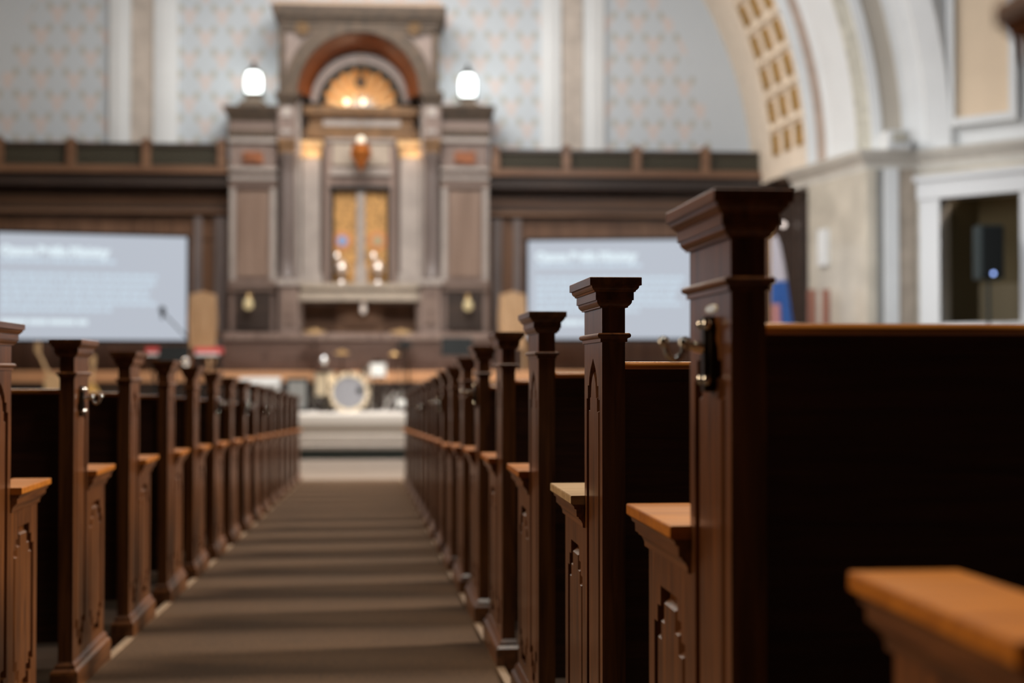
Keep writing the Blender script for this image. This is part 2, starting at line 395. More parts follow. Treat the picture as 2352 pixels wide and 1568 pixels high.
def make_pew(side, arm_mat='honey_y'):
    fx = side < 0
    root = empty('pew')
    D = .013
    mb = MB(); po = post_outline()
    recessed_slab(mb, 0, TH, 0, PL, -.03, H-.05, po, D)
    mb.build('post', 'pew_v', root, flipx=fx)
    raised_field(0, D, po, .017, .005).build('post_field', 'pew_v', root, flipx=fx)
    mb = MB(); mb.loft_rect(0, 0, TH, PL, [(o, z+H) for o, z in CAP]); mb.build('cap', 'pew_y', root, flipx=fx)
    mb = MB(); zc = H-.095
    mb.loft_rect(0, 0, TH, PL, [(-.001, zc-.0160), (.0035, zc-.0155), (.0035, zc-.010)] + ring_profile(zc-.0045, .0045, .0045)+[(-.001, zc)])
    mb.build('collar', 'pew_y', root, flipx=fx)
    mb = MB(); ao = arm_outline()
    recessed_slab(mb, .0015, TH-.0015, PL, PL+EP, -.03, ARM-.04, ao, D)
    mb.build('end_panel', 'pew_v', root, flipx=fx)
    raised_field(.0015, D, ao, .015, .006).build('end_panel_field', 'pew_v', root, flipx=fx)
    # arm: thin honey-coloured top board over an ogee moulding
    y0 = PL-.004; y1 = PL+EP
    mb = MB(); mb.loft_rect(0, y0, TH, y1, [(.0245, ARM-.0165), (.0265, ARM-.0145), (.0265, ARM-.002), (.0255, ARM)], near_flush=True)
    arm = mb.build('armrest', arm_mat, root, flipx=fx)
    mb = MB(); mb.loft_rect(0, y0+.001, TH, y1, [(-.001, ARM-.060), (.004, ARM-.059), (.0045, ARM-.052), (.0075, ARM-.0455), (.0115, ARM-.0425), (.0115, ARM-.040), (.0155, ARM-.0385), (.0160, ARM-.0255), (.0195, ARM-.0245), (.0205, ARM-.0200), (.0235, ARM-.0168)], near_flush=True)
    mb.build('arm_moulding', 'pew_y', arm, flipx=fx)
    mb = MB(); mb.loft_rect(0, 0, TH, PL+EP, [(.018, -.03), (.018, .045), (.016, .052), (.008, .060), (.0075, .068), (.0, .078)])
    mb.build('plinth', 'pew_y', root, flipx=fx)
    # bench
    mb = MB()
    yb = .075; lean = .03
    mb.add([(TH, yb, .12), (LEN, yb, .12), (LEN, yb+.022, .12), (TH, yb+.022, .12), (TH, yb, .835), (LEN, yb, .835), (LEN, yb+.022, .835), (TH, yb+.022, .835)],
           [(0,3,2,1),(4,5,6,7),(0,1,5,4),(1,2,6,5),(2,3,7,6),(3,0,4,7)])
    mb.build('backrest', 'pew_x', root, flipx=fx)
    pr = [(yb-.012, BACK-.0145), (yb-.017, BACK-.0135), (yb-.0195, BACK-.0105), (yb-.020, BACK-.0072), (yb-.0185, BACK-.0035), (yb-.014, BACK-.0008), (yb-.006, BACK), (yb+.034, BACK), (yb+.040, BACK-.003), (yb+.042, BACK-.008), (yb+.038, BACK-.0145)]
    n = len(pr); mb = MB()
    mb.add([(TH, a, b) for a, b in pr]+[(LEN, a, b) for a, b in pr], [(i, (i+1) % n, (i+1) % n+n, i+n) for i in range(n)]+[tuple(range(n)), tuple(range(n, 2*n))[::-1]])
    mb.build('top_rail', 'honey_x', root, smooth=True, flipx=fx)
    mb = MB(); mb.box(TH, yb-.010, BACK-.0240, LEN, yb+.032, BACK-.0145); mb.box(TH, yb-.004, BACK-.036, LEN, yb+.028, BACK-.024)
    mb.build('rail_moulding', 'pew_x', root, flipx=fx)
    pr = [(yb+.02, .418), (yb+.02, .440), (PL+EP-.06, .452), (PL+EP-.035, .448), (PL+EP-.028, .436), (PL+EP-.035, .424), (PL+EP-.06, .420)]
    n = len(pr); mb = MB()
    mb.add([(TH, a, b) for a, b in pr]+[(LEN, a, b) for a, b in pr], [(i, (i+1) % n, (i+1) % n+n, i+n) for i in range(n)]+[tuple(range(n)), tuple(range(n, 2*n))[::-1]])
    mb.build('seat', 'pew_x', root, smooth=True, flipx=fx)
    mb = MB(); mb.box(LEN, 0, -.03, LEN+TH, PL, H-.06); mb.box(LEN, PL, -.03, LEN+TH, PL+EP, ARM)
    mb.build('far_end_panel', 'pew_v', root, flipx=fx)
    return root
def copy_obj(o, parent=None):
    c = o.copy(); C.objects.link(c); c.parent = parent
    return c
def copy_tree(o, parent=None):
    c = copy_obj(o, parent)
    for ch in [x for x in ALLCH.get(o.name, [])]: copy_tree(bpy.data.objects[ch], c)
    return c
ALLCH = {}
def register(root):
    for o in list(C.objects):
        if o.parent: ALLCH.setdefault(o.parent.name, []); 
    for o in list(C.objects):
        if o.parent and o.name not in ALLCH[o.parent.name]: ALLCH[o.parent.name].append(o.name)

AL = radians(3.887-5.70)      # direction of the aisle against the chancel wall
av = Vector((sin(AL), cos(AL), 0)); pv = Vector((cos(AL), -sin(AL), 0))
def zfloor(s): return -.0330*min(max(s, -3), 16.9)
def aisle(x, s, z=0): return Vector((av.x*s+pv.x*x, av.y*s+pv.y*x, z))
ORD = ['first','second','third','fourth','fifth','sixth','seventh','eighth','ninth','tenth','eleventh','twelfth','thirteenth','fourteenth','fifteenth','sixteenth','seventeenth','eighteenth','nineteenth']
pr_ = make_pew(1); pl_ = make_pew(-1)
register(None)
DR = [.735, 1.75, 2.72, 3.75, 4.78, 5.80, 6.77, 7.75, 8.70, 9.70]
while DR[-1] < 17.4: DR.append(DR[-1]+.985)
DZR = {2: -.0105, 4: .007, 5: .010, 6: .005, 7: -.006}
XR = .3975; XL = -.823
def hook(root, side):
    """hat hook clamped on the aisle face of the post"""
    h = MB(); s = side
    zb = .779; yc = PL*.42
    h.box(-.012, yc-.010, zb, .001, yc+.010, zb+.088)
    h.box(-.007, yc-.017, zb+.012, .001, yc+.017, zb+.076)
    o = h.build('hook_plate', 'iron', root, flipx=s < 0, bevel=.002)
    o['label'] = 'dark bronze hook plate'
    k = MB(); pts = []
    for i in range(15):
        a = pi*i/14
        pts.append((-.034-.0105+.0105*cos(a)*1.0-.0, yc, zb+.052-.014*sin(a)))
    k.tube([(-.006, yc, zb+.050), (-.022, yc, zb+.053), (-.032, yc, zb+.055)]+pts+[(-.058, yc, zb+.058)], [.007, .006, .0055]+[.0042]*15+[.0055], n=10)
    k.lathe((-.058, yc, zb+.058), [(.001, -.007), (.0055, -.004), (.007, 0), (.0055, .004), (.001, .007)], n=10); k.lathe((-.033, yc, zb+.056), [(.001, -.008), (.006, -.005), (.008, 0), (.006, .005), (.001, .008)], n=10)
    for (yy, zz, r) in ((yc-.014, zb+.078, .0055), (yc-.014, zb+.014, .0055), (yc+.014, zb+.078, .0055), (yc+.014, zb+.014, .0055)):
        k.lathe((-.010, yy, zz), [(r*.6, -r), (r, -r*.4), (r, r*.4), (r*.6, r)], n=10)
    o2 = k.build('hook_arm', 'chrome', o, smooth=True, flipx=s < 0); o2['label'] = 'bright nickel hook arm and studs'
GR = 'carved pews right of the aisle'; GL = 'carved pews left of the aisle'
for i, d in enumerate(DR):
    r = pr_ if i == 0 else copy_tree(pr_)
    s = d*.9*1.005-.04; x = XR+(.0158 if i == 0 else 0)
    r.location = aisle(x, s, zfloor(s)+DZR.get(i, 0)); r.rotation_euler = (0, 0, -AL)
    if i == 0: lab = 'dark carved pew nearest the camera, its armrest blurred in the bottom right corner'
    elif i == 1: lab = 'dark carved pew with a metal hook on its tall post, the largest post'
    elif i == 2: lab = 'dark carved pew right of aisle with pale scuffed armrest, the post in sharp focus'
    elif i == len(DR)-1: lab = 'dark carved pew right of the aisle, row closest to the chancel steps'
    else: lab = '%s dark carved pew from the camera, right of the aisle' % ORD[i]
    tag(r, lab, 'pew', GR)
    if i in (1, 5, 8, 11): hook(r, 1)
    if i == 2:
        for ch in C.objects:
            if ch.parent == r and ch.name.startswith('armrest'):
                ch.data = ch.data.copy(); ch.data.materials[0] = M['pale_y']; ch['label'] = 'pale scuffed bare wood armrest'
    if i == 1:  # pale oval shaped and coloured as a reflected highlight on the post
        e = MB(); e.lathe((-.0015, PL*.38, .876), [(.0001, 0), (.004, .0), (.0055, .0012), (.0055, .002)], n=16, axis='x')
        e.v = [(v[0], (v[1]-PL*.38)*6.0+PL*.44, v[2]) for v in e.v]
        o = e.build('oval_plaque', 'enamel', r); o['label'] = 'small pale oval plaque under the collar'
DL = [3.42, 4.42, 5.45, 6.48, 7.43, 8.42, 9.40, 10.42, 11.4, 12.3]
while DL[-1] < 17.6: DL.append(DL[-1]+.985)
SZ = {0: .962, 1: .972, 2: .980, 3: .986, 4: .99}
for i, d in enumerate(DL):
    r = pl_ if i == 0 else copy_tree(pl_)
    s = d*.9*1.005+.083
    r.location = aisle(XL, s, zfloor(s)); r.rotation_euler = (0, 0, -AL); r.scale = (1, 1, SZ.get(i, .992))
    if i == 0: lab = 'brown carved pew cut off by the left frame edge'
    elif i == len(DL)-1: lab = 'brown carved pew left of the aisle, row closest to the chancel steps'
    else: lab = '%s brown carved pew from the left frame edge, left of the aisle' % ORD[i]
    tag(r, lab, 'pew', GL)
    if i in (1, 5, 7, 9): hook(r, -1)

# ------------------------------------------------------------------ floor
YS = 21.15                       # foot of the chancel steps
zb = zfloor(16.9)
def slope_quad(x0, x1, mat, name, dz):
    mb = MB(); ss = [-1.2, 2, 4, 6, 8, 10, 12, 14, 16.9, 19, 22.6]
    for a, b in zip(ss[:-1], ss[1:]):
        p = [aisle(x0, a, zfloor(a)+dz), aisle(x1, a, zfloor(a)+dz), aisle(x1, b, zfloor(b)+dz), aisle(x0, b, zfloor(b)+dz)]
        mb.add(p, [(0, 1, 2, 3)])
    import bmesh
    return mb.build(name, mat)
fl = slope_quad(-9, 11, 'under', 'floor', -.022); struct(fl, 'dark sloping floor under the pews')
mb = MB(); ss = [-1.2+i*.9 for i in range(21)]+[17.2]
for a, b in zip(ss[:-1], ss[1:]):
    q = lambda x, s, dz: aisle(x, s, zfloor(s)+dz)
    mb.add([q(XL+.012, a, .0), q(XR-.012, a, .0), q(XR-.012, b, .0), q(XL+.012, b, .0), q(XL+.012, a, -.025), q(XR-.012, a, -.025), q(XR-.012, b, -.025), q(XL+.012, b, -.025)],
           [(0, 1, 2, 3), (4, 7, 6, 5), (0, 4, 5, 1), (1, 5, 6, 2), (2, 6, 7, 3), (3, 7, 4, 0)])
cp = mb.build('aisle_carpet', 'carpet'); tag(cp, 'brown short-pile carpet running down the centre aisle', 'carpet')
mb = MB()
a, b = 17.3, 21.6
zz = zb
mb.box(-7, 17.2, zz-.02, 5.7, YS+.05, zz-.004)
cc = mb.build('cross_carpet', plain('cross_aisle_carpet', (.31, .265, .23), .95, var=.08, vscale=60, bump=.3)); tag(cc, 'paler flat carpet before the chancel steps', 'carpet')
for k, (x, nm) in enumerate(((XL-.005, 'trim_1'), (XR-.018, 'trim_2'))):
    mb = MB()
    for a, b in zip(ss[:-1], ss[1:]):
        mb.add([aisle(x, a, zfloor(a)+.006), aisle(x+.023, a, zfloor(a)+.006), aisle(x+.023, b, zfloor(b)+.006), aisle(x, b, zfloor(b)+.006),
                aisle(x, a, zfloor(a)-.02), aisle(x+.023, a, zfloor(a)-.02), aisle(x+.023, b, zfloor(b)-.02), aisle(x, b, zfloor(b)-.02)],
               [(0, 1, 2, 3), (4, 7, 6, 5), (0, 4, 5, 1), (1, 5, 6, 2), (2, 6, 7, 3), (3, 7, 4, 0)])
    struct(mb.build(nm, 'pale_strip'), 'thin worn strip edging the aisle carpet')

# ------------------------------------------------------------------ chancel steps and stage
zt = AZ(810, 945, 24.0)
st = empty('chancel_steps', (0, YS, zb), 'pale carpeted steps with a white top edge at the end of the aisle', 'steps')
lv = [zb, AZ(810, 1030, YS), AZ(810, 1012, YS+.35), AZ(810, 990, YS+.7), AZ(810, 971, YS+1.0)]
x0, x1 = -7.0, 6.0
mb = MB(); mb.box(x0, YS, zb-.05, x1, 24.56, lv[1]-.004); o = part(mb, 'kick_grille', 'step_dark', st); o['label'] = 'dark green lowest riser'  # plain dark green face up to the first tread
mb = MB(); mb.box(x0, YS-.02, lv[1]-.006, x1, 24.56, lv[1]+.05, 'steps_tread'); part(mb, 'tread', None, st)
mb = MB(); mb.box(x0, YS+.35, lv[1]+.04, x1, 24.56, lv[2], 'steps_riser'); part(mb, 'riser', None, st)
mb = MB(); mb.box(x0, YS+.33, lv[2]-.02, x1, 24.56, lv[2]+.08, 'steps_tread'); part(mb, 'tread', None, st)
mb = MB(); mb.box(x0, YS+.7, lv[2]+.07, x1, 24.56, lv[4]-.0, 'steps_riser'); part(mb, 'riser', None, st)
mb = MB(); mb.box(x0, YS+.98, lv[4]-.02, x1, 24.56, zt); o = part(mb, 'top_edge', 'step_white', st); o['label'] = 'white front edge of the stage'
ZU = CZ-.012                     # upper stage level (about eye height)
up_ = empty('upper_stage', (0, 24.6, zt), 'raised upper stage with an orange oak front ledge behind the drums', 'stage')
mb = MB(); mb.box(AX(-330, 24.62), 24.62, zt-.02, AX(1790, 24.62), 26.4, ZU-.20); part(mb, 'stage_front', 'chancel_dk', up_)
mb = MB(); mb.box(AX(-330, 24.6), 24.58, ZU-.19, AX(1790, 24.6), 26.4, ZU); part(mb, 'ledge', 'oak', up_)

# ------------------------------------------------------------------ back wall of the apse
YP = 26.0; YW = 25.6
mb = MB(); zlo = AZ(828, 420, YP)
mb.box(-9.2, YP, zlo, 6.9, YP+.2, 12.5)
wb = mb.build('wall_back', 'stencil'); struct(wb, 'pale blue-grey plaster wall stencilled with peach motifs')
pil = []
for (a, b, w) in ((250, 298, 'white_plaster'), (352, 406, 'white_plaster'), (1243, 1288, 'white_plaster'), (1340, 1387, 'white_plaster')):
    mb = MB(); mb.box(AX(a, YP), YP-.10, zlo, AX(b, YP), YP, 12.0)
    mb.box(AX(a+14, YP), YP-.13, zlo, AX(b-14, YP), YP-.1, 12.0)
    o = mb.build('pilaster', w, wb); o['label'] = 'white plaster pilaster strip'
for (a, b) in ((299, 351), (1290, 1338)):
    mb = MB(); mb.box(AX(a, YP), YP-.05, zlo, AX(b, YP), YP, 12.0); o = mb.build('stencil_band', 'strip', wb); o['label'] = 'beige stencilled vertical band'

# arch: a turned moulding round the apse
prof = [(1722, 26.02, 'cream'), (1765, 24.6, 'cream'), (1852, 22.9, 'cream'), (1854, 22.82, 'white_plaster'), (1876, 22.80, 'white_plaster'),
        (1878, 22.86, 'rose_band'), (1897, 22.86, 'rose_band'), (1899, 22.78, 'white_plaster'), (1912, 22.7, 'white_plaster'), (1968, 21.9, 'white_plaster'), (1972, 21.82, 'leaf_band'),
        (2001, 21.72, 'leaf_band'), (2005, 21.62, 'white_plaster'), (2028, 21.58, 'white_plaster'), (2032, 21.66, 'tan'), (2073, 21.64, 'tan'), (2077, 21.55, 'white_plaster'),
        (2092, 21.52, 'white_plaster'), (2096, 21.42, 'white_plaster'), (2126, 21.3, 'white_plaster'), (2132, 21.16, 'white_plaster'), (2184, 20.95, 'white_plaster')]
pts = []
for px, Y, m_ in prof:
    p = A(px, 338, Y); pts.append((hypot(p.x-ARC_X, p.z-ARC_Z), Y, m_))
mb = MB(); n = 96
for (r0, y0, m0), (r1, y1, m1) in zip(pts[:-1], pts[1:]):
    vs = []
    for i in range(n+1):
        a = pi*i/n
        vs.append((ARC_X+r0*cos(a), y0, ARC_Z+r0*sin(a))); vs.append((ARC_X+r1*cos(a), y1, ARC_Z+r1*sin(a)))
    mb.add(vs, [(2*i, 2*i+1, 2*i+3, 2*i+2) for i in range(n)], m1)
# solid behind: spandrel wall round the outside of the arch
ro, yo = pts[-1][0], pts[-1][1]
vs = []
for i in range(n+1):
    a = pi*i/n; c, s_ = cos(a), sin(a)
    k = min(14/max(abs(c), 1e-6), 9/max(abs(s_), 1e-6)); k = max(k, ro+.2)
    vs.append((ARC_X+ro*c, yo, ARC_Z+ro*s_)); vs.append((ARC_X+(ro+.9)*c, yo+.25, ARC_Z+(ro+.9)*s_))
mb.add(vs, [(2*i, 2*i+1, 2*i+3, 2*i+2) for i in range(n)], 'white_plaster')
arch = mb.build('trim_3', None, smooth=True); struct(arch, 'great moulded plaster arch round the apse')
# gold coffers on the cream soffit
rw = (pts[1][0], pts[1][1]); rv = (pts[2][0], pts[2][1])
cof = MB(); orn = MB()
def sof(Y): t = (Y-rw[1])/(rv[1]-rw[1]); return rw[0]+(rv[0]-rw[0])*t
for k in range(38):
    a = radians(4.5+4.5*k)
    for Yc in (24.22, 23.68, 23.14):
        w = .135; h = radians(1.42)
        vs = []
        for da, dy in ((-h, -w), (h, -w), (h, w), (-h, w)):
            for dr in (-.03, .02):
                r = sof(Yc+dy)+dr; vs.append((ARC_X+r*cos(a+da), Yc+dy, ARC_Z+r*sin(a+da)))
        cof.add(vs, [(0, 2, 4, 6), (0, 1, 3, 2), (2, 3, 5, 4), (4, 5, 7, 6), (6, 7, 1, 0)])
    a2 = a+radians(2.25); h = radians(.62)
    for Yc in [22.98+.135*j for j in range(11)]:
        r = sof(Yc)-.02
        orn.lathe((ARC_X+r*cos(a2), Yc, ARC_Z+r*sin(a2)), [(.02, -.05), (.06, -.02), (.06, .02), (.02, .05)], n=6, axis='x')
o = cof.build('gold_coffers', 'coffer', arch); o['label'] = 'dark gold slots in the cream soffit'
o = orn.build('soffit_ornament', 'cream_orn', arch); o['label'] = 'cream carved bands between the slots'

# ------------------------------------------------------------------ wood wall of the chancel
wc = empty('wall_chancel', (0, YW, ZU), 'brown panelled wooden wall below the plaster', None, None, 'structure')
LX, RX = -330, 1790
def band(px0, px1, py0, py1, Y, mat, name, dep=None):
    mb = MB()
    # heights are taken at the middle of the picture, so one band stays level along the wall
    z1 = AZ(828, py0, Y); z0 = AZ(828, py1, Y)
    mb.box(AX(px0, Y), Y, z0, AX(px1, Y), (Y+dep) if dep else YW+.35, z1)
    return part(mb, name, mat, wc)
# level references measured beside the ark
for (a, b) in ((LX, 530), (1120, RX)):
    band(a, b, 428, 850, YW, 'chancel', 'panelling')
    band(a, b, 397, 429, YW-.32, 'chancel_dk', 'cornice_soffit')  # dark band: the shadow below the cornice edge, put into the colour
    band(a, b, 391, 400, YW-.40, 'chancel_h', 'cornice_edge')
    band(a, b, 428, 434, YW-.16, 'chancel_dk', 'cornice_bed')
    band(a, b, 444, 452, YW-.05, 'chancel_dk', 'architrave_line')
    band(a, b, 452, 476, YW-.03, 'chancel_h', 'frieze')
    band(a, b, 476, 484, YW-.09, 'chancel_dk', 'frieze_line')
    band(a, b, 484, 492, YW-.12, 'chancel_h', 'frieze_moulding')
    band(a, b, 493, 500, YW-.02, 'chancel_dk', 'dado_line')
for k, (a, b) in enumerate(((-190, -20), (180, 320), (360, 500), (15, 145), (1180, 1320), (1350, 1480), (1510, 1640), (1670, 1780))):
    mb = MB(); 
    for (p, q, r, s_) in ((a, 505, b, 509), (a, 545, b, 549), (a, 505, a+5, 549), (b-5, 505, b, 549)):
        mb.box(AX(p, YW), YW-.03, AZ(828, s_, YW), AX(q if False else r, YW), YW, AZ(828, q, YW))
    part(mb, 'frieze_panel', 'chancel_h', wc)
for (a, b) in ((445, 462), (492, 520), (1132, 1152), (1180, 1196)):
    band(a, b, 500, 850, YW-.08, 'ark_col', 'pilaster', .1)
# base mouldings
for (a, b) in ((LX, 530), (1120, RX)):
    band(a, b, 764, 772, YW-.10, 'chancel_h', 'base_moulding')
for (a, b) in ((520, 600), (612, 690), (700, 790), (800, 880), (890, 960), (970, 1040), (1050, 1110)): pass

# latticed gallery rail on top of the wood wall
def gallery(name, pxs, a, b, label):
    zt_ = AZ(828, 333 if a < 800 else 339, YW-.3); zl = AZ(828, 392, YW-.3)
    g = empty(name, (AX((a+b)/2, YW-.3), YW-.3, zl), label, 'gallery screen', 'latticed gallery screens above the panelling')
    Y = YW-.30
    mb = MB(); mb.box(AX(a, Y), Y+.09, zl, AX(b, Y), Y+.11, zt_); part(mb, 'backing', 'grille', g)
    mb = MB(); mb.box(AX(a, Y), Y, zt_-.06, AX(b, Y), Y+.12, zt_); part(mb, 'top_rail', 'chancel_dk', g)
    mb = MB(); mb.box(AX(a, Y), Y-.02, zl-.03, AX(b, Y), Y+.14, zl+.06); part(mb, 'bottom_rail', 'chancel_h', g)
    for p in pxs:
        mb = MB(); x = AX(p, Y); w = .075
        mb.box(x-w, Y-.06, zl, x+w, Y+.12, zt_+.01)
        mb.loft_rect(x-w, Y-.06, x+w, Y+.12, [(.02, zt_+.01), (.02, zt_+.03), (-.03, zt_+.06), (-.055, zt_+.10)])
        part(mb, 'rail_post', 'chancel_h', g)
    edges = [a]+[p for p in pxs]+[b]
    lat = MB(); xa, xb = AX(a, Y), AX(b, Y); h = zt_-.06-(zl+.06); z0 = zl+.06
    x = xa
    while x < xb-h:
        for s_ in (1, -1):
            p0 = (x, z0) if s_ > 0 else (x, z0+h); p1 = (x+h, z0+h) if s_ > 0 else (x+h, z0)
            t = .011
            lat.add([(p0[0]-t, Y+.03, p0[1]), (p0[0]+t, Y+.03, p0[1]), (p1[0]+t, Y+.03, p1[1]), (p1[0]-t, Y+.03, p1[1]),
                     (p0[0]-t, Y+.05, p0[1]), (p0[0]+t, Y+.05, p0[1]), (p1[0]+t, Y+.05, p1[1]), (p1[0]-t, Y+.05, p1[1])],
                    [(0, 1, 2, 3), (4, 7, 6, 5), (0, 3, 7, 4), (1, 5, 6, 2)])
        x += .085
    o = part(lat, 'lattice', plain('lattice_slats', (.10, .085, .055), .6), g)
gallery('gallery_screen', (-170, -6, 161, 334, 508), LX, 518, 'dark latticed wooden screen left of the ark, below the plaster wall')
gallery('gallery_screen', (1138, 1301, 1463, 1621, 1783), 1130, RX, 'dark latticed wooden screen right of the ark, below the plaster wall')

# ------------------------------------------------------------------ the ark
YA = 25.0
ark = empty('ark', (AX(828, YA), YA, ZU), 'tall carved wooden ark with arched niche, gilded shell and two side towers', 'ark')
def P(name, mat, *boxes, **k):
    mb = MB()
    for bx in boxes: mb.pbox(*bx)
    return part(mb, name, mat, ark, **k)
def lpart(mb, name, mat, **k): return part(mb, name, mat, ark, **k)
def cornice_px(a, b, yt, levels, Y, dep, mat, name):
    """levels: list of (overhang px, py top, py bottom)"""
    mb = MB()
    for (o, t, l) in levels: mb.pbox(a-o, t, b+o, l, Y-o*.0075, dep+o*.0075)
    return part(mb, name, mat, ark)
# upper body with arched opening
cx, cy, r = 823, 212, 140
def arcpts(cx, cy, r, Y, n=28, a0=0, a1=180):
    return [A(cx+r*cos(radians(a0+(a1-a0)*i/n)), cy-r*sin(radians(a0+(a1-a0)*i/n)), Y) for i in range(n+1)]
def archplate(x0, x1, yt, yb, cx, cy, r, Y, dep, mat, name, parent=None):
    o = [A(x1, yb, Y), A(x1, yt, Y), A(x0, yt, Y), A(x0, yb, Y)]
    ins = arcpts(cx, cy, r, Y, a0=180, a1=0)
    poly = [(o[0].x, o[0].z), (o[1].x, o[1].z), (o[2].x, o[2].z), (o[3].x, o[3].z)]+[(AX(cx-r, Y), A(cx, yb, Y).z)]*(1 if yb > cy+1 else 0)+[(p.x, p.z) for p in ins]+[(AX(cx+r, Y), A(cx, yb, Y).z)]*(1 if yb > cy+1 else 0)
    mb = MB(); mb.prism(poly, Y, Y+dep)
    return part(mb, name, mat, ark)
def archring(cx, cy, ro, ri, Y, dep, mat, name, n=40, smooth=False):
    po = arcpts(cx, cy, ro, Y, n); pi_ = arcpts(cx, cy, ri, Y, n)
    mb = MB(); vs = []
    for a, b in zip(po, pi_): vs += [(a.x, Y, a.z), (b.x, Y, b.z), (a.x, Y+dep, a.z), (b.x, Y+dep, b.z)]
    fs = []
    for i in range(n):
        p = 4*i; q = 4*i+4
        fs += [(p, q, q+1, p+1), (p+2, p+3, q+3, q+2), (p, p+2, q+2, q), (p+1, q+1, q+3, p+3)]
    fs += [(0, 1, 3, 2), (4*n, 4*n+2, 4*n+3, 4*n+1)]
    mb.add(vs, fs); return part(mb, name, mat, ark, smooth=smooth)
archplate(640, 1008, 60, 213, cx, cy, 141, YA+.06, 1.0, 'ark_h', 'arch_wall')
archring(cx, cy, 172, 140, YA, .1, 'ark_olive', 'arch_carving')
for (a, b) in ((640, 655), (992, 1008)): P('corner_strip', 'ark_olive', (a, 70, b, 210, YA+.02, .1))
cornice_px(644, 1004, 0, [(0, 58, 75), (4, 44, 60), (10, 36, 46), (16, 26, 38), (20, 18, 28), (22, 11, 19)], YA+.02, 1.0, 'ark_olive', 'top_cornice')
P('cornice_cap', plain('peach_ledge', (.46, .33, .24), .6), (630, 2, 1016, 11, YA+.1, .8))
for px in (694, 952):
    mb = MB(); c = A(px, 66, YA); mb.lathe((c.x, YA-.02, c.z), [(.02, 0), (.06, -.02), (.09, 0), (.12, -.01), (.12, .08)], n=14, axis='y'); lpart(mb, 'rosette', plain('rosette_brown', (.15, .085, .035), .6, var=.3, vscale=9))
# red soffit ring, stepping back
archring(cx, cy, 142, 139, YA+.05, .55, 'red_wood', 'arch_lip')
mb = MB(); n_ = 44; vs = []
for (rr_, Y_) in ((140.5, YA+.08), (133, YA+.24), (124, YA+.38), (113, YA+.50)):
    c0 = A(cx, cy, YA); k_ = AX(cx+100, YA)-AX(cx, YA)
    vs += [(c0.x+rr_/100*k_*cos(pi*i/n_), Y_, c0.z+rr_/100*k_*sin(pi*i/n_)) for i in range(n_+1)]
mb.add(vs, [(j*(n_+1)+i, j*(n_+1)+i+1, (j+1)*(n_+1)+i+1, (j+1)*(n_+1)+i) for j in range(3) for i in range(n_)])
lpart(mb, 'arch_soffit', 'red_wood', smooth=True)
archring(827, 235, 114, 88, YA+.52, .2, 'ark', 'inner_arch')
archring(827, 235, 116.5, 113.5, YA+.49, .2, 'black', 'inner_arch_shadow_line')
# shell
c = A(828, 243, YA+.55); R = abs(AX(828+89, YA+.55)-c.x)
vs = []; fs = []; nu, nv = 90, 14
for i in range(nu+1):
    a = pi*i/nu; flute = 1-.14*abs(sin(a*9))
    for j in range(nv+1):
        b = (pi/2)*j/nv; rr = R*(sin(b))*flute; dd = R*.75*cos(b)*(1-2.2*(1-flute)*sin(b))
        vs.append((c.x+rr*cos(a), YA+.55+dd, c.z+rr*sin(a)))
for i in range(nu):
    for j in range(nv):
        p = i*(nv+1)+j; fs.append((p, p+1, p+nv+2, p+nv+1))
mb = MB(); mb.add(vs, fs); lpart(mb, 'gilded_shell', plain('shell_gilding', (.80, .56, .30), .5, var=.05, vscale=5), smooth=True)
mb = MB()
for px in (795, 834):
    q = A(px, 236, YA+.62); mb.lathe((q.x, YA+.62, q.z-.01), [(.012, -.03), (.04, 0), (.045, .04), (.03, .07), (.005, .08)], n=12)
lpart(mb, 'cove_bulbs', 'bulb', smooth=True)
archring(828, 243, 99, 88, YA+.50, .08, 'iron', 'shell_edge')
mb = MB(); q = A(828, 185, YA+.6); mb.lathe((q.x, YA+.62, q.z-.1), [(.02, -.02), (.09, .0), (.10, .1), (.05, .16), (.02, .2)], n=12); lpart(mb, 'shell_finial', 'ark_olive')
# entablature inside the niche
P('niche_entablature', 'gold_dk', (697, 244, 961, 262, YA+.48, .5), (706, 262, 952, 272, YA+.54, .4))
P('niche_frieze', 'gold_dk', (708, 272, 950, 296, YA+.60, .4))
P('niche_frieze_panel', 'pale_stone', (742, 274, 920, 290, YA+.58, .04))
P('niche_architrave', 'gold_dk', (700, 296, 960, 318, YA+.56, .4))
P('niche_back', 'ark', (690, 318, 968, 700, YA+.68, .25))
for (a, b) in ((686, 742), (912, 972)):
    P('niche_capital', plain('soft_gilding', (.66, .42, .2), .5, metal=.1, var=.3, vscale=6, bump=.4), (a, 322, b, 338, YA+.40, .3), (a+5, 338, b-5, 362, YA+.44, .28))
    P('niche_pilaster', 'pale_stone', (a+7, 362, b-7, 640, YA+.46, .28), (a+2, 628, b-2, 650, YA+.42, .3))
# jambs of the niche
for (a, b) in ((676, 690), (966, 980)): P('niche_jamb', 'pale_stone', (a, 214, b, 650, YA+.34, .6))
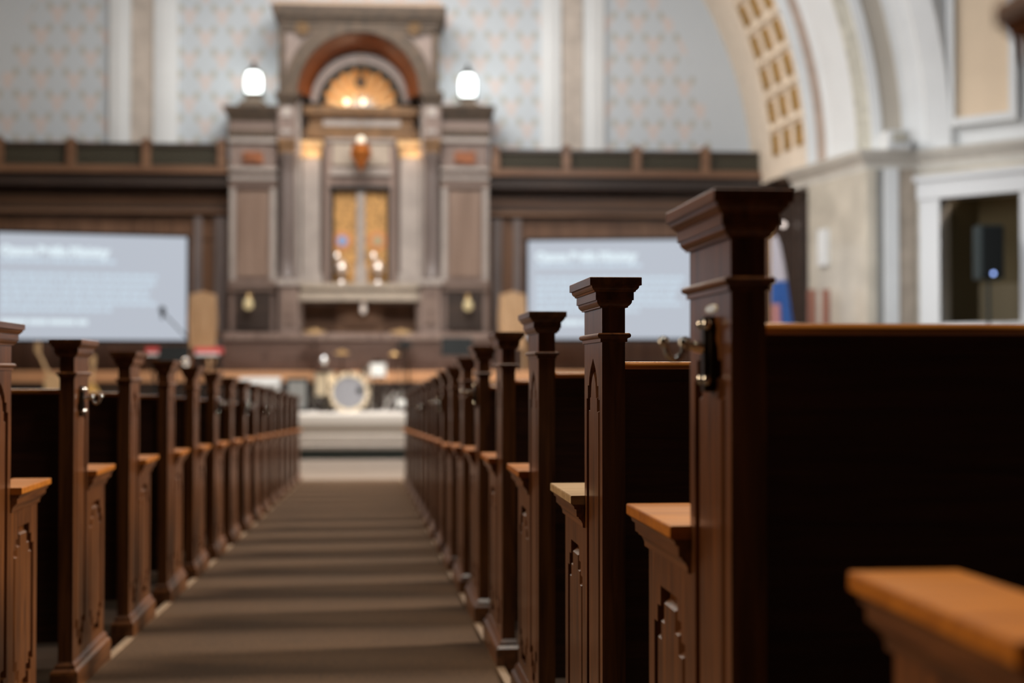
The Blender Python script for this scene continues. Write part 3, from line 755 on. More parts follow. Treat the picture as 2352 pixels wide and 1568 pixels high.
# centre cabinet
P('cabinet_head', 'ark', (746, 318, 910, 428, YA+.52, .3))
P('cabinet_head_panel', 'taupe', (764, 330, 894, 380, YA+.49, .04))
P('cabinet_head_rail', 'pale_stone', (758, 386, 898, 402, YA+.47, .06), (750, 318, 906, 325, YA+.47, .06))
P('cabinet_stile', 'ark', (744, 428, 762, 652, YA+.50, .3))
P('cabinet_stile', 'ark', (893, 428, 911, 652, YA+.50, .3))
P('door_lintel', 'black', (757, 429, 896, 438, YA+.46, .12))
P('door_frame', 'iron', (760, 437, 767, 650, YA+.48, .12), (889, 437, 895, 650, YA+.48, .12))
tap = plain('gold_tapestry', (.50, .27, .09), .75, var=.55, vscale=14)
for (a, b, bl) in ((767, 819, True), (838, 889, False)):
    d = P('tapestry_door', tap, (a, 438, b, 650, YA+.54, .05)); d['label'] = 'gold embroidered ark door panel'
    mb = MB(); q = A((a+b)/2-(7 if bl else -4), 553, YA+.53)
    mb.lathe((q.x, YA+.535, q.z), [(.001, -.012), (.09, -.010), (.10, 0)], n=18, axis='y')
    sub(mb, 'medallion', plain('blue_medallion', (.25, .36, .62), .6) if bl else plain('olive_medallion', (.42, .34, .2), .6), d, ark)
    mb = MB(); mb.lathe((q.x, YA+.54, q.z), [(.10, -.01), (.17, -.008), (.18, 0)], n=18, axis='y')
    sub(mb, 'medallion_border', plain('coral_border', (.62, .26, .10), .7), d, ark)
P('centre_stile', 'pale_stone', (819, 437, 838, 610, YA+.50, .1), (815, 610, 842, 650, YA+.48, .1))
# mantel
P('mantel_shelf', 'taupe', (684, 650, 966, 662, YA+.30, .5), (690, 662, 960, 672, YA+.36, .5))
P('mantel_front', 'taupe', (684, 672, 966, 690, YA+.24, .6))
P('alcove_back', 'chancel', (684, 690, 966, 764, YA+.75, .2))
P('alcove_side', 'ark_h', (684, 690, 694, 850, YA+.3, .5), (956, 690, 966, 850, YA+.3, .5))
P('alcove_panel', 'chancel_h', (774, 697, 880, 764, YA+.62, .15), (790, 710, 864, 752, YA+.58, .05))
for (a, b) in ((640, 684), (966, 1012)):
    P('column_pedestal', 'ark', (a, 648, b, 850, YA+.05, .7))
    P('pedestal_face', 'ark_h', (a+9, 668, b-9, 745, YA+.02, .04))
    P('pedestal_cap', 'pale_stone', (a-4, 640, b+4, 654, YA, .75))
# columns
for px in (658, 992):
    mb = MB(); zb_ = AZ(px, 640, YA+.2); zt_ = AZ(px, 352, YA+.2); x = AX(px, YA+.2); h = zt_-zb_
    rr = .150
    pf = [(rr*1.25, 0), (rr*1.25, .07), (rr*1.1, .10), (rr*1.12, .13), (rr, .17)]+[(rr*(1-.12*(k/8)**1.5), .17+(h-.35)*k/8) for k in range(1, 9)]+[(rr, h-.15), (rr*1.05, h-.10), (rr*1.3, h-.02), (rr*1.3, h)]
    vs0 = len(mb.v); mb.lathe((x, YA+.25, zb_), pf, n=28)
    lpart(mb, 'column', 'ark_col', smooth=True)
    P('column_capital', 'gold_dk', (px-20, 318, px+20, 332, YA+.05, .4), (px-17, 332, px+17, 352, YA+.08, .35))
    P('column_entablature', 'ark', (px-20, 240, px+20, 318, YA+.05, .5))
    P('column_entablature_panel', 'pale_stone', (px-12, 244, px+12, 268, YA+.03, .04), (px-12, 296, px+12, 306, YA+.03, .04))
    s_ = -1 if px < 828 else 1
    P('impost', 'ark_olive', (px-27, 210, px+27, 219, YA-.05, .7), (px-23, 219, px+23, 228, YA-.02, .65), (px-19, 228, px+19, 240, YA+.02, .6))
# towers
for (a, b, py) in ((527, 634, 0), (1014, 1122, 0)):
    P('tower_body', 'ark', (a, 330, b, 850, YA+.2, .8))
    P('tower_frieze', 'ark_h', (a-2, 275, b+2, 330, YA+.18, .8))
    m_ = -1 if a < 828 else 1
    cornice_px(a, b, 0, [(0, 268, 276), (5, 260, 268), (9, 253, 260), (13, 247, 253), (16, 242, 247)], YA+.16, .8, 'ark_olive', 'tower_cornice')
    P('tower_frieze_line', 'ark_olive', (a-5, 300, b+5, 312, YA+.12, .1))
    P('tower_frieze_line', 'pale_stone', (a-2, 316, b+2, 326, YA+.14, .1))
    P('tower_frieze_line', 'pale_stone', (a-2, 384, b+2, 392, YA+.14, .1), (a-2, 404, b+2, 412, YA+.14, .1))
    P('plaque', 'plaque_red', (a+30, 348, b-30, 374, YA+.15, .08))
    P('tower_moulding', 'ark_h', (a-2, 418, b+2, 430, YA+.14, .1))
    P('tower_panel', 'taupe' if False else wood('ark_panel_wood', (.20, .13, .095), (.31, .215, .165), 'z', scale=.12), (a+18, 438, b-18, 636, YA+.18, .05))
    P('tower_stile', 'pale_stone', (a, 430, a+13, 648, YA+.15, .06), (b-13, 430, b, 648, YA+.15, .06))
    P('tower_base_moulding', 'ark_h', (a-3, 644, b+3, 656, YA+.12, .1), (a-3, 660, b+3, 666, YA+.14, .1))
    P('tower_base', 'chancel_dk', (a+12, 672, b-12, 758, YA+.16, .05))
# lower wainscot
wn = wood('wainscot_wood', (.085, .052, .04), (.155, .098, .078), 'x', scale=.12)
P('wainscot', wn, (512, 764, 1130, 850, YA-.02, .9))
P('wainscot_rail', 'ark', (512, 764, 1130, 780, YA-.06, .06))
P('wainscot_panel', wn, (525, 788, 600, 838, YA-.04, .04), (615, 788, 690, 838, YA-.04, .04), (705, 788, 800, 838, YA-.04, .04), (812, 788, 900, 838, YA-.04, .04), (912, 788, 1005, 838, YA-.04, .04), (1020, 788, 1110, 838, YA-.04, .04))

# lanterns on the towers
def lantern(px, y0, y1, lab):
    Y = YA+.5; x = AX(px, Y)
    zb_ = A(px, 243, Y+.0).z if px < 800 else A(px, 250, Y).z
    zb_ = A(828, 242, YA+.16).z
    L = empty('lantern', (x, Y, zb_), lab, 'lantern', 'lit lanterns on the ark towers')
    z0, z1 = A(px, y1, Y).z, A(px, y0, Y).z
    mb = MB(); h = z0-zb_
    mb.loft_rect(x-.02, Y-.02, x+.02, Y+.02, [(.22, zb_), (.21, zb_+h*.25), (.12, zb_+h*.45), (.10, zb_+h*.8), (.15, z0)]); part(mb, 'pedestal', 'ark_olive', L)
    mb = MB(); mb.lathe((x, Y, z0), [(.09, 0), (.14, .05), (.155, .15), (.155, (z1-z0)*.7), (.12, (z1-z0)*.92), (.07, z1-z0)], n=8)
    g = part(mb, 'glass', 'lantern', L); g['label'] = 'glowing white glass'
    mb = MB(); H_ = z1-z0
    for k in range(8):
        a = 2*pi*k/8; mb.tube([(x+.16*cos(a), Y+.16*sin(a), z0+.04), (x+.16*cos(a), Y+.16*sin(a), z0+H_*.72), (x+.09*cos(a), Y+.09*sin(a), z0+H_)], .008)
    mb.lathe((x, Y, z1-.02), [(.10, 0), (.12, .02), (.07, .07), (.03, .12), (.035, .15), (.01, .19)], n=8)
    part(mb, 'frame', 'iron', L)
    return (x, Y, (z0+z1)/2)
LAN = [lantern(580, 163, 217, 'glowing white lantern on the left tower of the ark'), lantern(1074, 169, 226, 'glowing white lantern on the right tower of the ark')]

# hanging eternal lamp
Yh = YA+.28; hx = AX(828, Yh)
hl = empty('hanging_lamp', (hx, Yh, AZ(828, 394, Yh)), 'red and gold hanging lamp with a bright globe before the ark doors', 'hanging lamp')
mb = MB(); z = AZ(828, 394, Yh)
mb.lathe((hx, Yh, z), [(.01, 0), (.05, .08), (.10, .16), (.17, .26), (.19, .36), (.15, .42), (.17, .47), (.10, .50)], n=18); part(mb, 'bowl', plain('red_gold_metal', (.50, .16, .03), .35, metal=.5, var=.4, vscale=12), hl, smooth=True)
mb = MB(); mb.lathe((hx, Yh, AZ(828, 322, Yh)), [(.005, -.075), (.055, -.055), (.075, 0), (.055, .055), (.005, .075)], n=16)
part(mb, 'globe', plain('lamp_globe', (1, .95, .8), .3, emit=(1, .92, .70), es=.6), hl, smooth=True)
mb = MB(); zt_ = AZ(828, 120, Yh)
mb.tube([(hx, Yh, AZ(828, 314, Yh)), (hx, Yh, zt_)], .006)
for k in range(3):
    a = 2*pi*k/3; mb.tube([(hx+.15*cos(a), Yh+.15*sin(a), z+.44), (hx, Yh, AZ(828, 330, Yh))], .006)
part(mb, 'chain', 'gold_dk', hl)
# silver ornaments before the doors
def ornament(px, pyt, pyb, lab, k):
    Y = YA+.40; x = AX(px, Y); zb_ = AZ(828, 650, Y); L = empty('silver_ornament', (x, Y, zb_), lab, 'ornament', 'silver ornaments on the ark shelf')
    h = AZ(px, pyt, Y)-zb_
    mb = MB(); mb.lathe((x, Y, zb_), [(.10, 0), (.09, .03), (.03, .06), (.025, .12), (.03, .15)], n=14); part(mb, 'foot', 'silver', L, smooth=True)
    mb = MB(); mb.lathe((x, Y, zb_), [(.02, .14), (.11, .19), (.13, .27), (.09, .34), (.05, .38), (.02, .42)], n=14); part(mb, 'bowl', 'silver', L, smooth=True)
    mb = MB()
    mb.tube([(x-.03, Y, zb_+.38), (x-.10, Y, zb_+h*.8), (x-.08, Y, zb_+h)], .014); mb.tube([(x+.02, Y, zb_+.38), (x+.05, Y, zb_+h*.85)], .014)
    mb.lathe((x-.08, Y, zb_+h), [(.01, -.05), (.06, 0), (.045, .06), (.01, .09)], n=12)
    part(mb, 'branch', 'silver', L, smooth=True)
ornament(784, 590, 650, 'silver ornament on the ark shelf before the left door panel', 0)
ornament(868, 590, 650, 'silver ornament on the ark shelf before the right door panel', 1)
# small lamps on the tower bases and a bulb in the alcove
def small_lamp(px, py, lab, Y, mat='lamp_dim', r=.085):
    x = AX(px, Y); z = AZ(px, py, Y)
    L = empty('wall_lamp', (x, Y+.12, z), lab, 'lamp', 'small lit lamps along the base of the ark')
    mb = MB(); mb.lathe((x, Y, z), [(.01, -.11), (r*.8, -.08), (r, -.02), (r*.8, .06), (.02, .10)], n=14); part(mb, 'shade', mat, L, smooth=True)
    mb = MB(); mb.tube([(x, Y, z+.08), (x, Y+.03, z+.14), (x, Y+.16, z+.12)], .012); mb.box(x-.04, Y+.12, z+.02, x+.04, Y+.16, z+.2); part(mb, 'bracket', 'brass', L)
small_lamp(570, 697, 'small yellow lamp on the left tower base of the ark', YA+.01)
small_lamp(1075, 700, 'small yellow lamp on the right tower base of the ark', YA+.01)
small_lamp(834, 707, 'small round lamp in the alcove under the ark shelf', YA+.42, plain('round_bulb', (.9, .8, .7), .4, emit=(1, .86, .76), es=.3), .055)

# ------------------------------------------------------------------ projection screens
def txt(s, size):
    cu = bpy.data.curves.new('t', 'FONT'); cu.body = s; cu.size = size; cu.offset = .018
    o = bpy.data.objects.new('t', cu); C.objects.link(o); bpy.context.view_layer.update()
    me = bpy.data.meshes.new_from_object(o); w = max(v.co.x for v in me.vertices)
    bpy.data.objects.remove(o); return me, w
def screen(pl, pr, Yl, Yr, top, bot, lab, tx0):
    a = A(pl, bot, Yl); b = A(pr, bot, Yr); zt_ = A(pr, top, Yr).z; zb_ = A(pr, bot, Yr).z
    ang = math.atan2(b.y-a.y, b.x-a.x); W = hypot(b.x-a.x, b.y-a.y); Hh = zt_-zb_
    s = empty('projection_screen', (a.x, a.y, zb_), lab, 'screen', 'projection screens beside the ark', rz=ang)
    mb = MB(); t = .045
    mb.box(-t, -.02, -t, W+t, .10, 0); mb.box(-t, -.02, Hh, W+t, .10, Hh+t); mb.box(-t, -.02, 0, 0, .10, Hh); mb.box(W, -.02, 0, W+t, .10, Hh)
    mb.build('frame', 'black', s)
    mb = MB(); mb.box(0, 0, 0, W, .08, Hh); mb.build('screen_surface', 'screen_face', s)
    me, w = txt('Queen Battle Ministry', .155); k = (W*(.57 if tx0 < .04 else .55))/w
    me.transform(Matrix.Translation((W*tx0, -.006, Hh*.80)) @ Matrix.Rotation(pi/2, 4, 'X') @ Matrix.Diagonal((k, 1.25, 1, 1)))
    me.materials.clear(); me.materials.append(M['slide_text'])
    o = bpy.data.objects.new('slide_title', me); C.objects.link(o); o.parent = s
    rnd = random.Random(3)
    def lines(z, x1, h, mb, wmin=.05, wmax=.17):
        x = tx0*W
        while x < x1*W:
            w_ = min(rnd.uniform(wmin, wmax)*1.0, x1*W-x)
            mb.box(x, -.005, z*Hh-h/2, x+w_, -.001, z*Hh+h/2); x += w_+.028
    mb = MB(); lines(.745, .62, .06, mb); mb.build('slide_subtitle', 'slide_soft', s); mb = MB()
    for k, zz in enumerate((.61, .545, .48, .415, .35, .285)):
        x1 = (.84, .83, .80, .80, .83, .60)[k]; lines(zz, x1, .062, mb)
    mb.build('slide_text', 'slide_soft', s)
    mb = MB(); lines(.165, .47, .085, mb, .3, .5); mb.build('slide_footer', 'slide_text', s)
    mb = MB(); mb.box(W*.3, .10, Hh*.3, W*.3+.1, YW-min(a.y, b.y)-.05, Hh*.3+.1); mb.box(W*.7, .10, Hh*.3, W*.7+.1, max(.12, YW-max(a.y, b.y)-.05), Hh*.3+.1)
    mb.build('wall_bracket', 'black', s)
screen(-8, 428, 24.45, 25.15, 545, 781, 'large glowing projection screen on the left of the ark', .02)
screen(1213, 1640, 25.1, 24.6, 550, 777, 'large glowing projection screen on the right of the ark', .045)

# ------------------------------------------------------------------ chancel furniture
def slat_chair(px0, px1, pyt, Y, lab):
    x0, x1 = AX(px0, Y), AX(px1, Y); zt_ = AZ((px0+px1)/2, pyt, Y)
    r = empty('slat_chair', ((x0+x1)/2, Y, ZU), lab, 'chair', 'light oak high-backed chairs below the screens')
    W = x1-x0; n = 7
    for k in range(n):
        mb = MB(); x = x0+W*(k+.5)/n; crown = .06*(1-abs((k+.5)/n-.5)*2)
        zz = [(0, .42), (.25, .5), (.6, .5), (.85, .47), (1, .5)]
        mb.box(x-W/n*.46, Y, ZU+.4, x+W/n*.46, Y+.03, zt_-.03+crown); part(mb, 'slat', 'chair_oak', r)
    mb = MB()
    for s_ in (0, 1):
        x = x0 if s_ == 0 else x1
        mb.tube([(x, Y+.02, ZU), (x, Y+.02, ZU+.5), (x+(.03 if s_ else -.03), Y+.02, ZU+.9), (x, Y+.02, zt_-.02)], .022)
    part(mb, 'upright', 'chair_oak', r)
    mb = MB(); mb.box(x0, Y-.42, ZU+.40, x1, Y+.0, ZU+.45); part(mb, 'seat', 'chair_oak', r)
    for (xx, yy) in ((x0+.03, Y-.4), (x1-.03, Y-.4)):
        mb = MB(); mb.box(xx-.022, yy-.022, ZU, xx+.022, yy+.022, ZU+.4); part(mb, 'leg', 'chair_oak', r)
# chairs
def tall_chair(px0, px1, pyt, Y, lab, zb_):
    slat_chair(px0, px1, pyt, Y, lab)
slat_chair(437, 492, 672, 25.05, 'light oak slatted high-backed chair right of the left screen')
slat_chair(1151, 1204, 672, 25.05, 'light oak slatted high-backed chair left of the right screen')

# drum kit on the lower stage
YD = 23.9; dz = zt
def drum(name, px, py, rpx, dep, lab, tilt=0, Y=YD, shell='drum_shell', head='white_head', legs=3, axis='z', hpx=None):
    x = AX(px, Y); z = AZ(px, py, Y); r = rpx*Y/F
    D_ = empty(name, (x, Y, dz), lab, 'drum')
    if axis == 'y':
        mb = MB(); mb.lathe((x, Y, z), [(r*.97, 0), (r, .02), (r, dep-.02), (r*.97, dep)], n=36, axis='y'); part(mb, 'shell', shell, D_, smooth=True)
        mb = MB(); mb.lathe((x, Y, z), [(r*.86, -.012), (r*.86, -.004)], n=36, axis='y'); hd = part(mb, 'front_head', head, D_)
        mb = MB(); mb.lathe((x+r*.55, Y, z+r*.1), [(r*.17, -.018), (r*.17, -.008)], n=20, axis='y'); sub(mb, 'port', 'black', hd, D_)
        mb = MB()
        for i in range(36):
            a0, a1 = 2*pi*i/36, 2*pi*(i+1)/36
            v = []
            for a in (a0, a1):
                for rr, yy in ((r*.85, -.03), (r*1.06, -.03), (r*1.06, .03), (r*.85, .0)): v.append((x+rr*cos(a), Y+yy, z+rr*sin(a)))
            mb.add(v, [(0, 1, 5, 4), (1, 2, 6, 5), (0, 4, 7, 3), (2, 3, 7, 6)])
        part(mb, 'hoop', 'drum_shell', D_, smooth=True)
        for i in range(10):
            mb = MB(); a = 2*pi*(i+.5)/10; mb.box(x+r*1.03*cos(a)-.018, Y-.06, z+r*1.03*sin(a)-.03, x+r*1.03*cos(a)+.018, Y+.05, z+r*1.03*sin(a)+.03)
            part(mb, 'lug', 'steel', D_)
        mb = MB()
        for s_ in (-1, 1): mb.tube([(x+s_*r*.85, Y+.12, z-r*.35), (x+s_*r*1.45, Y-.05, dz)], .014)
        part(mb, 'spur', 'steel', D_)
    else:
        h = hpx*Y/F
        mb = MB(); mb.lathe((x, Y, z), [(r, 0), (r, h)], n=28); part(mb, 'shell', shell, D_, smooth=True)
        mb = MB(); mb.lathe((x, Y, z+h), [(r*1.03, -.03), (r*1.03, .012), (r*.95, .012)], n=28); part(mb, 'rim', 'steel', D_, smooth=True)
        mb = MB(); mb.lathe((x, Y, z), [(r*1.03, 0), (r*1.03, .03)], n=28); part(mb, 'rim', 'steel', D_, smooth=True)
        mb = MB(); mb.lathe((x, Y, z+h), [(r*.98, 0), (r*.98, .008)], n=28); part(mb, 'drum_head', head, D_)
        for k in range(legs):
            a = 2*pi*k/legs+.5; mb = MB(); mb.tube([(x+r*.9*cos(a), Y+r*.9*sin(a), z+h*.3), (x+r*1.15*cos(a), Y+r*1.15*sin(a), dz)], .012); part(mb, 'leg', 'steel', D_)
    return D_
drum('bass_drum', 802, 901, 44, .42, 'bass drum with cream hoop and plain grey front head on the stage', axis='y', head='drum_head')
drum('floor_tom', 746, 912, 24, 0, 'cream floor tom standing left of the bass drum', hpx=58, Y=24.2)
drum('rack_tom', 868, 868, 19, 0, 'white shiny tom above the right of the bass drum', hpx=38, Y=24.0, shell='white_head')
drum('snare_drum', 838, 866, 10, 0, 'small snare drum between the bass drum and the white tom', hpx=20, Y=24.2, shell='steel')
drum('floor_tom', 922, 935, 11, 0, 'small white drum standing low at the right edge of the kit', hpx=22, Y=23.8, shell='white_head')
def cymbal(px, py, rpx, Y, lab, tilt=12):
    x = AX(px, Y); z = AZ(px, py, Y); r = rpx*Y/F
    S = empty('cymbal', (x, Y, dz), lab, 'cymbal', 'brass cymbals round the drum kit')
    mb = MB(); mb.lathe((0, 0, 0), [(.012, .035), (.04, .03), (.06, .012), (r*.6, .004), (r, -.014), (r, -.018), (.012, .0)], n=28)
    t = radians(tilt); mb.v = [(x+v[0], Y+v[1]*cos(t)-v[2]*sin(t), z+v[1]*sin(t)+v[2]*cos(t)) for v in mb.v]
    part(mb, 'plate', 'brass', S, smooth=True)
    mb = MB(); mb.tube([(x, Y, z+.07), (x, Y, dz+.28)], .012); part(mb, 'stand_pole', 'steel', S)
    for k in range(3):
        a = 2*pi*k/3+.4; mb = MB(); mb.tube([(x, Y, dz+.33), (x+.26*cos(a), Y+.26*sin(a), dz)], .011); part(mb, 'leg', 'steel', S)
cymbal(722, 759, 27, 24.45, 'large brass cymbal highest on the left of the drum kit')
cymbal(922, 760, 27, 24.45, 'large brass cymbal highest on the right of the drum kit')
cymbal(785, 808, 18, 24.3, 'small brass cymbal above the bass drum')
cymbal(906, 812, 14, 23.95, 'small brass cymbal above the white tom, right side')
# microphones on stands
def mic(px, py, Y, lab, px2=None, size=.055, mat='black'):
    x = AX(px, Y); z = AZ(px, py, Y); xb = AX(px2 if px2 else px, Y)
    S = empty('microphone_stand', (xb, Y, dz), lab, 'microphone stand')
    mb = MB(); mb.tube([(xb, Y, dz+.02), (xb, Y, max(dz+.5, z-.45)), (x, Y, z)], .014); part(mb, 'pole', 'iron', S)
    mb = MB(); mb.lathe((xb, Y, dz), [(.14, 0), (.14, .02), (.03, .035)], n=16); part(mb, 'base', 'iron', S)
    mb = MB(); mb.lathe((x, Y, z-.03), [(.02, -.09), (.028, 0), (size, .03), (size*1.1, .07), (size*.6, .12)], n=12); part(mb, 'microphone', mat, S, smooth=True)
mic(930, 796, 23.9, 'black microphone on a stand right of the drum kit', 938, .12)
mic(744, 830, 23.8, 'silver microphone on a stand left of the drum kit', 750, .06, 'steel')
mic(427, 835, 23.5, 'silver microphone on a stand before the red keyboard', 427, .055, 'steel')
mic(372, 716, 24.0, 'black boom microphone stand before the lower right of the left screen', 432, .05)
# amplifier / white topped cabinet left of drums
Y = 23.7; x0, x1 = AX(553, Y), AX(640, Y); z1 = AZ(596, 866, Y)
am = empty('amplifier', ((x0+x1)/2, Y, dz), 'white topped grey amplifier box left of the drum kit', 'amplifier')
mb = MB(); mb.box(x0, Y, dz, x1, Y+.4, z1-.10); part(mb, 'cabinet', 'white', am)
mb = MB(); mb.box(x0+.04, Y-.012, dz+.04, x1-.04, Y, z1-.15); part(mb, 'grille', 'grey_cloth', am)
mb = MB(); mb.box(x0-.01, Y-.03, z1-.12, x1+.01, Y+.42, z1); part(mb, 'top', 'white', am)
x0, x1 = AX(655, Y), AX(705, Y); z1 = AZ(680, 868, Y+.2)
am = empty('amplifier', ((x0+x1)/2, Y+.2, dz), 'dark grey amplifier beside the floor tom', 'amplifier')
mb = MB(); mb.box(x0, Y+.2, dz, x1, Y+.55, z1); part(mb, 'cabinet', 'black', am)
mb = MB(); mb.box(x0+.03, Y+.19, dz+.05, x1-.03, Y+.2, z1-.05); part(mb, 'grille', 'grey_cloth', am)
# keyboards with red end panels
def keyboard(px0, px1, py, Y, lab):
    x0, x1 = AX(px0, Y), AX(px1, Y); z = AZ((px0+px1)/2, py, Y)
    K = empty('keyboard', ((x0+x1)/2, Y, dz), lab, 'keyboard', 'red keyboards on black stands')
    mb = MB(); mb.box(x0, Y, z-.055, x1, Y+.35, z+.045); part(mb, 'body', 'red_panel', K, bevel=.01)
    mb = MB(); mb.box(x0+.03, Y-.10, z-.09, x1-.03, Y+.01, z-.045); part(mb, 'keys', 'white', K)
    mb = MB(); mb.tube([(x0+.05, Y+.1, dz), (x1-.05, Y+.1, z-.09)], .02); mb.tube([(x1-.05, Y+.14, dz), (x0+.05, Y+.14, z-.09)], .02); mb.box(x0+.02, Y-.05, z-.12, x1-.02, Y+.3, z-.085); part(mb, 'stand', 'black', K)
keyboard(446, 507, 804, 23.9, 'red keyboard on a black stand below the left slatted chair')
keyboard(334, 372, 804, 23.9, 'smaller red and white keyboard under the left screen')
# music stands
def music_stand(px, py, Y, lab, w=.42):
    x = AX(px, Y); z = AZ(px, py, Y); S = empty('music_stand', (x, Y, dz), lab, 'music stand')
    mb = MB(); mb.add([(x-w/2, Y, z-.15), (x+w/2, Y, z-.15), (x+w/2, Y+.12, z+.15), (x-w/2, Y+.12, z+.15), (x-w/2, Y+.015, z-.155), (x+w/2, Y+.015, z-.155), (x+w/2, Y+.135, z+.145), (x-w/2, Y+.135, z+.145)],
                      [(0, 1, 2, 3), (4, 7, 6, 5), (0, 4, 5, 1), (1, 5, 6, 2), (2, 6, 7, 3), (3, 7, 4, 0)]); part(mb, 'desk', 'black', S)
    mb = MB(); mb.tube([(x, Y+.06, z), (x, Y+.06, dz+.25)], .014); part(mb, 'pole', 'black', S)
    for k in range(3):
        a = 2*pi*k/3+.4; mb = MB(); mb.tube([(x, Y+.06, dz+.3), (x+.26*cos(a), Y+.06+.26*sin(a), dz)], .012); part(mb, 'leg', 'black', S)
music_stand(1050, 795, 23.8, 'black music stand right of the drum kit', .52)
music_stand(398, 815, 23.7, 'black music stand before the left screen corner', .5)
# guitars
def guitar(pxb, pyb, pxt, pyt, Y, lab, body, br):
    xb, zb_ = AX(pxb, Y), AZ(pxb, pyb, Y); xt, zt_ = AX(pxt, Y), AZ(pxt, pyt, Y)
    G = empty('guitar', (xb, Y, dz), lab, 'guitar', 'guitars on stands below the left screen')
    mb = MB(); mb.tube([(xb, Y, zb_), (xt, Y+.05, zt_)], [.026, .022], n=6); mb.box(xt-.04, Y+.03, zt_-.02, xt+.04, Y+.06, zt_+.16); part(mb, 'neck', 'neck_wood', G)
    dirv = Vector((xt-xb, 0, zt_-zb_)).normalized(); sv = Vector((dirv.z, 0, -dirv.x))
    pr = []
    for i in range(28):
        a = 2*pi*i/28; r = 1-.22*abs(sin(a))**6
        u = -.52*cos(a); w = (.20+.03*cos(a))*sin(a)*(1-.25*math.exp(-((u-.05)/.12)**2))
        pr.append((xb+dirv.x*(u-.30)*.8+sv.x*w, zb_+dirv.z*(u-.30)*.8+sv.z*w))
    mb = MB(); mb.prism(pr, Y-.03, Y+.06); part(mb, 'body', body, G, smooth=False)
    mb = MB(); mb.tube([(xb-.12, Y+.15, dz), (xb, Y+.12, zb_-.1), (xb+.12, Y+.15, dz)], .012); part(mb, 'stand', 'black', G)
guitar(122, 880, 85, 808, 23.8, 'guitar with a pale slanting neck between the first two left pew posts', 'neck_wood', .2)
guitar(208, 905, 212, 838, 23.9, 'yellow guitar standing behind the second left pew post', 'yellow_wood', .2)

# ------------------------------------------------------------------ right hand corner of the hall
wr = empty('wall_right', (6.6, 22, zb), 'marble corner walls with stone cornice right of the chancel', None, None, 'structure')
mb = MB(); X_ = AX(1790, YW-.1); mb.box(X_, 23.9, zb, X_+.12, YW+.5, AZ(1860, 393, 23.9)); part(mb, 'wood_return', 'chancel_dk', wr)
mb = MB(); mb.box(X_-.12, 23.85, AZ(1860, 410, 23.9), X_+.2, YW+.1, AZ(1860, 393, 23.9)); part(mb, 'wood_return_cornice', 'chancel_dk', wr)
mb = MB()
for k in range(4):
    yy = 24.0+.42*k; mb.box(X_-.03, yy, ZU+.2, X_, yy+.28, AZ(1860, 460, 23.9))
part(mb, 'wood_return_panel', 'chancel_dk', wr)
def plan(px, Y): return Vector((AX(px, Y), Y))
PA, PB, PC, PE = plan(1858, 23.2), plan(1990, 21.35), plan(2112, 21.35), plan(2500, 19.5)
def on_line(px, p, q):
    d = fw+rt*((px-1176)/F); d = Vector((d.x, d.y)); e = q-p
    den = d.x*e.y-d.y*e.x; t = (p.x*e.y-p.y*e.x)/den
    return d*t
def wseg(p, q, z0, z1, th, name, mat, parent=wr, out=0):
    e = (q-p).normalized(); nrm = Vector((e.y, -e.x))       # towards the nave
    a, b = p+nrm*out, q+nrm*out; a2, b2 = p-nrm*th, q-nrm*th
    mb = MB(); mb.add([(a.x, a.y, z0), (b.x, b.y, z0), (b2.x, b2.y, z0), (a2.x, a2.y, z0), (a.x, a.y, z1), (b.x, b.y, z1), (b2.x, b2.y, z1), (a2.x, a2.y, z1)],
                      [(0,3,2,1),(4,5,6,7),(0,1,5,4),(1,2,6,5),(2,3,7,6),(3,0,4,7)])
    return part(mb, name, mat, parent)
def zat(p, py):     # height at which plan point p shows at picture row py
    d = Vector((p.x, p.y, 0)); depth = d.dot(Vector((fw.x, fw.y, 0)))/cos(PITCH)
    # solve y-row: use A on plane y=p.y near its column
    px = 1176+F*((Vector((p.x, p.y, 0)).dot(rt))/max(1e-6, Vector((p.x, p.y, 0)).dot(fw)))
    return AZ(px, py, p.y)
zc0 = zat(PB, 388); zc1 = zat(PB, 347)
wseg(PA, PB, zb, zc0, .3, 'marble_wall', 'marble')
wseg(PB, PC, zb, zc0, .3, 'marble_wall', 'marble')
DA, DB = on_line(2166, PC, PE), on_line(2351, PC, PE)
zd = zat(DA, 457)
wseg(PC, DA, zb, zc0, .3, 'marble_wall', 'marble'); wseg(DB, PE, zb, zc0, .3, 'marble_wall', 'marble'); wseg(DA, DB, zd, zc0, .3, 'marble_wall', 'marble')
# thin dark reveal, white shaft, tan shaft
q = lambda px: on_line(px, PB, PC)
wseg(q(2016), q(2029), zb, zc0, .02, 'dark_reveal', 'grey_cloth', out=.02)
wseg(q(2030), q(2061), zb, zc0, .02, 'white_shaft', 'white_plaster', out=.10)
wseg(q(2064), q(2100), zb, zc0, .02, 'tan_shaft', 'taupe', out=.05)
wseg(q(1993), q(2013), zb, zc0, .02, 'tan_shaft', 'marble', out=.05)
q2 = lambda px: on_line(px, PC, PE)
q3 = lambda px: on_line(px, PA, PB)
pq = wseg(q3(1886), q3(1906), zat(q3(1896), 610), zat(q3(1896), 527), .02, 'wall_plaque', 'white_plaster', out=.06); pq['label'] = 'pale rectangular plaque on the marble wall'
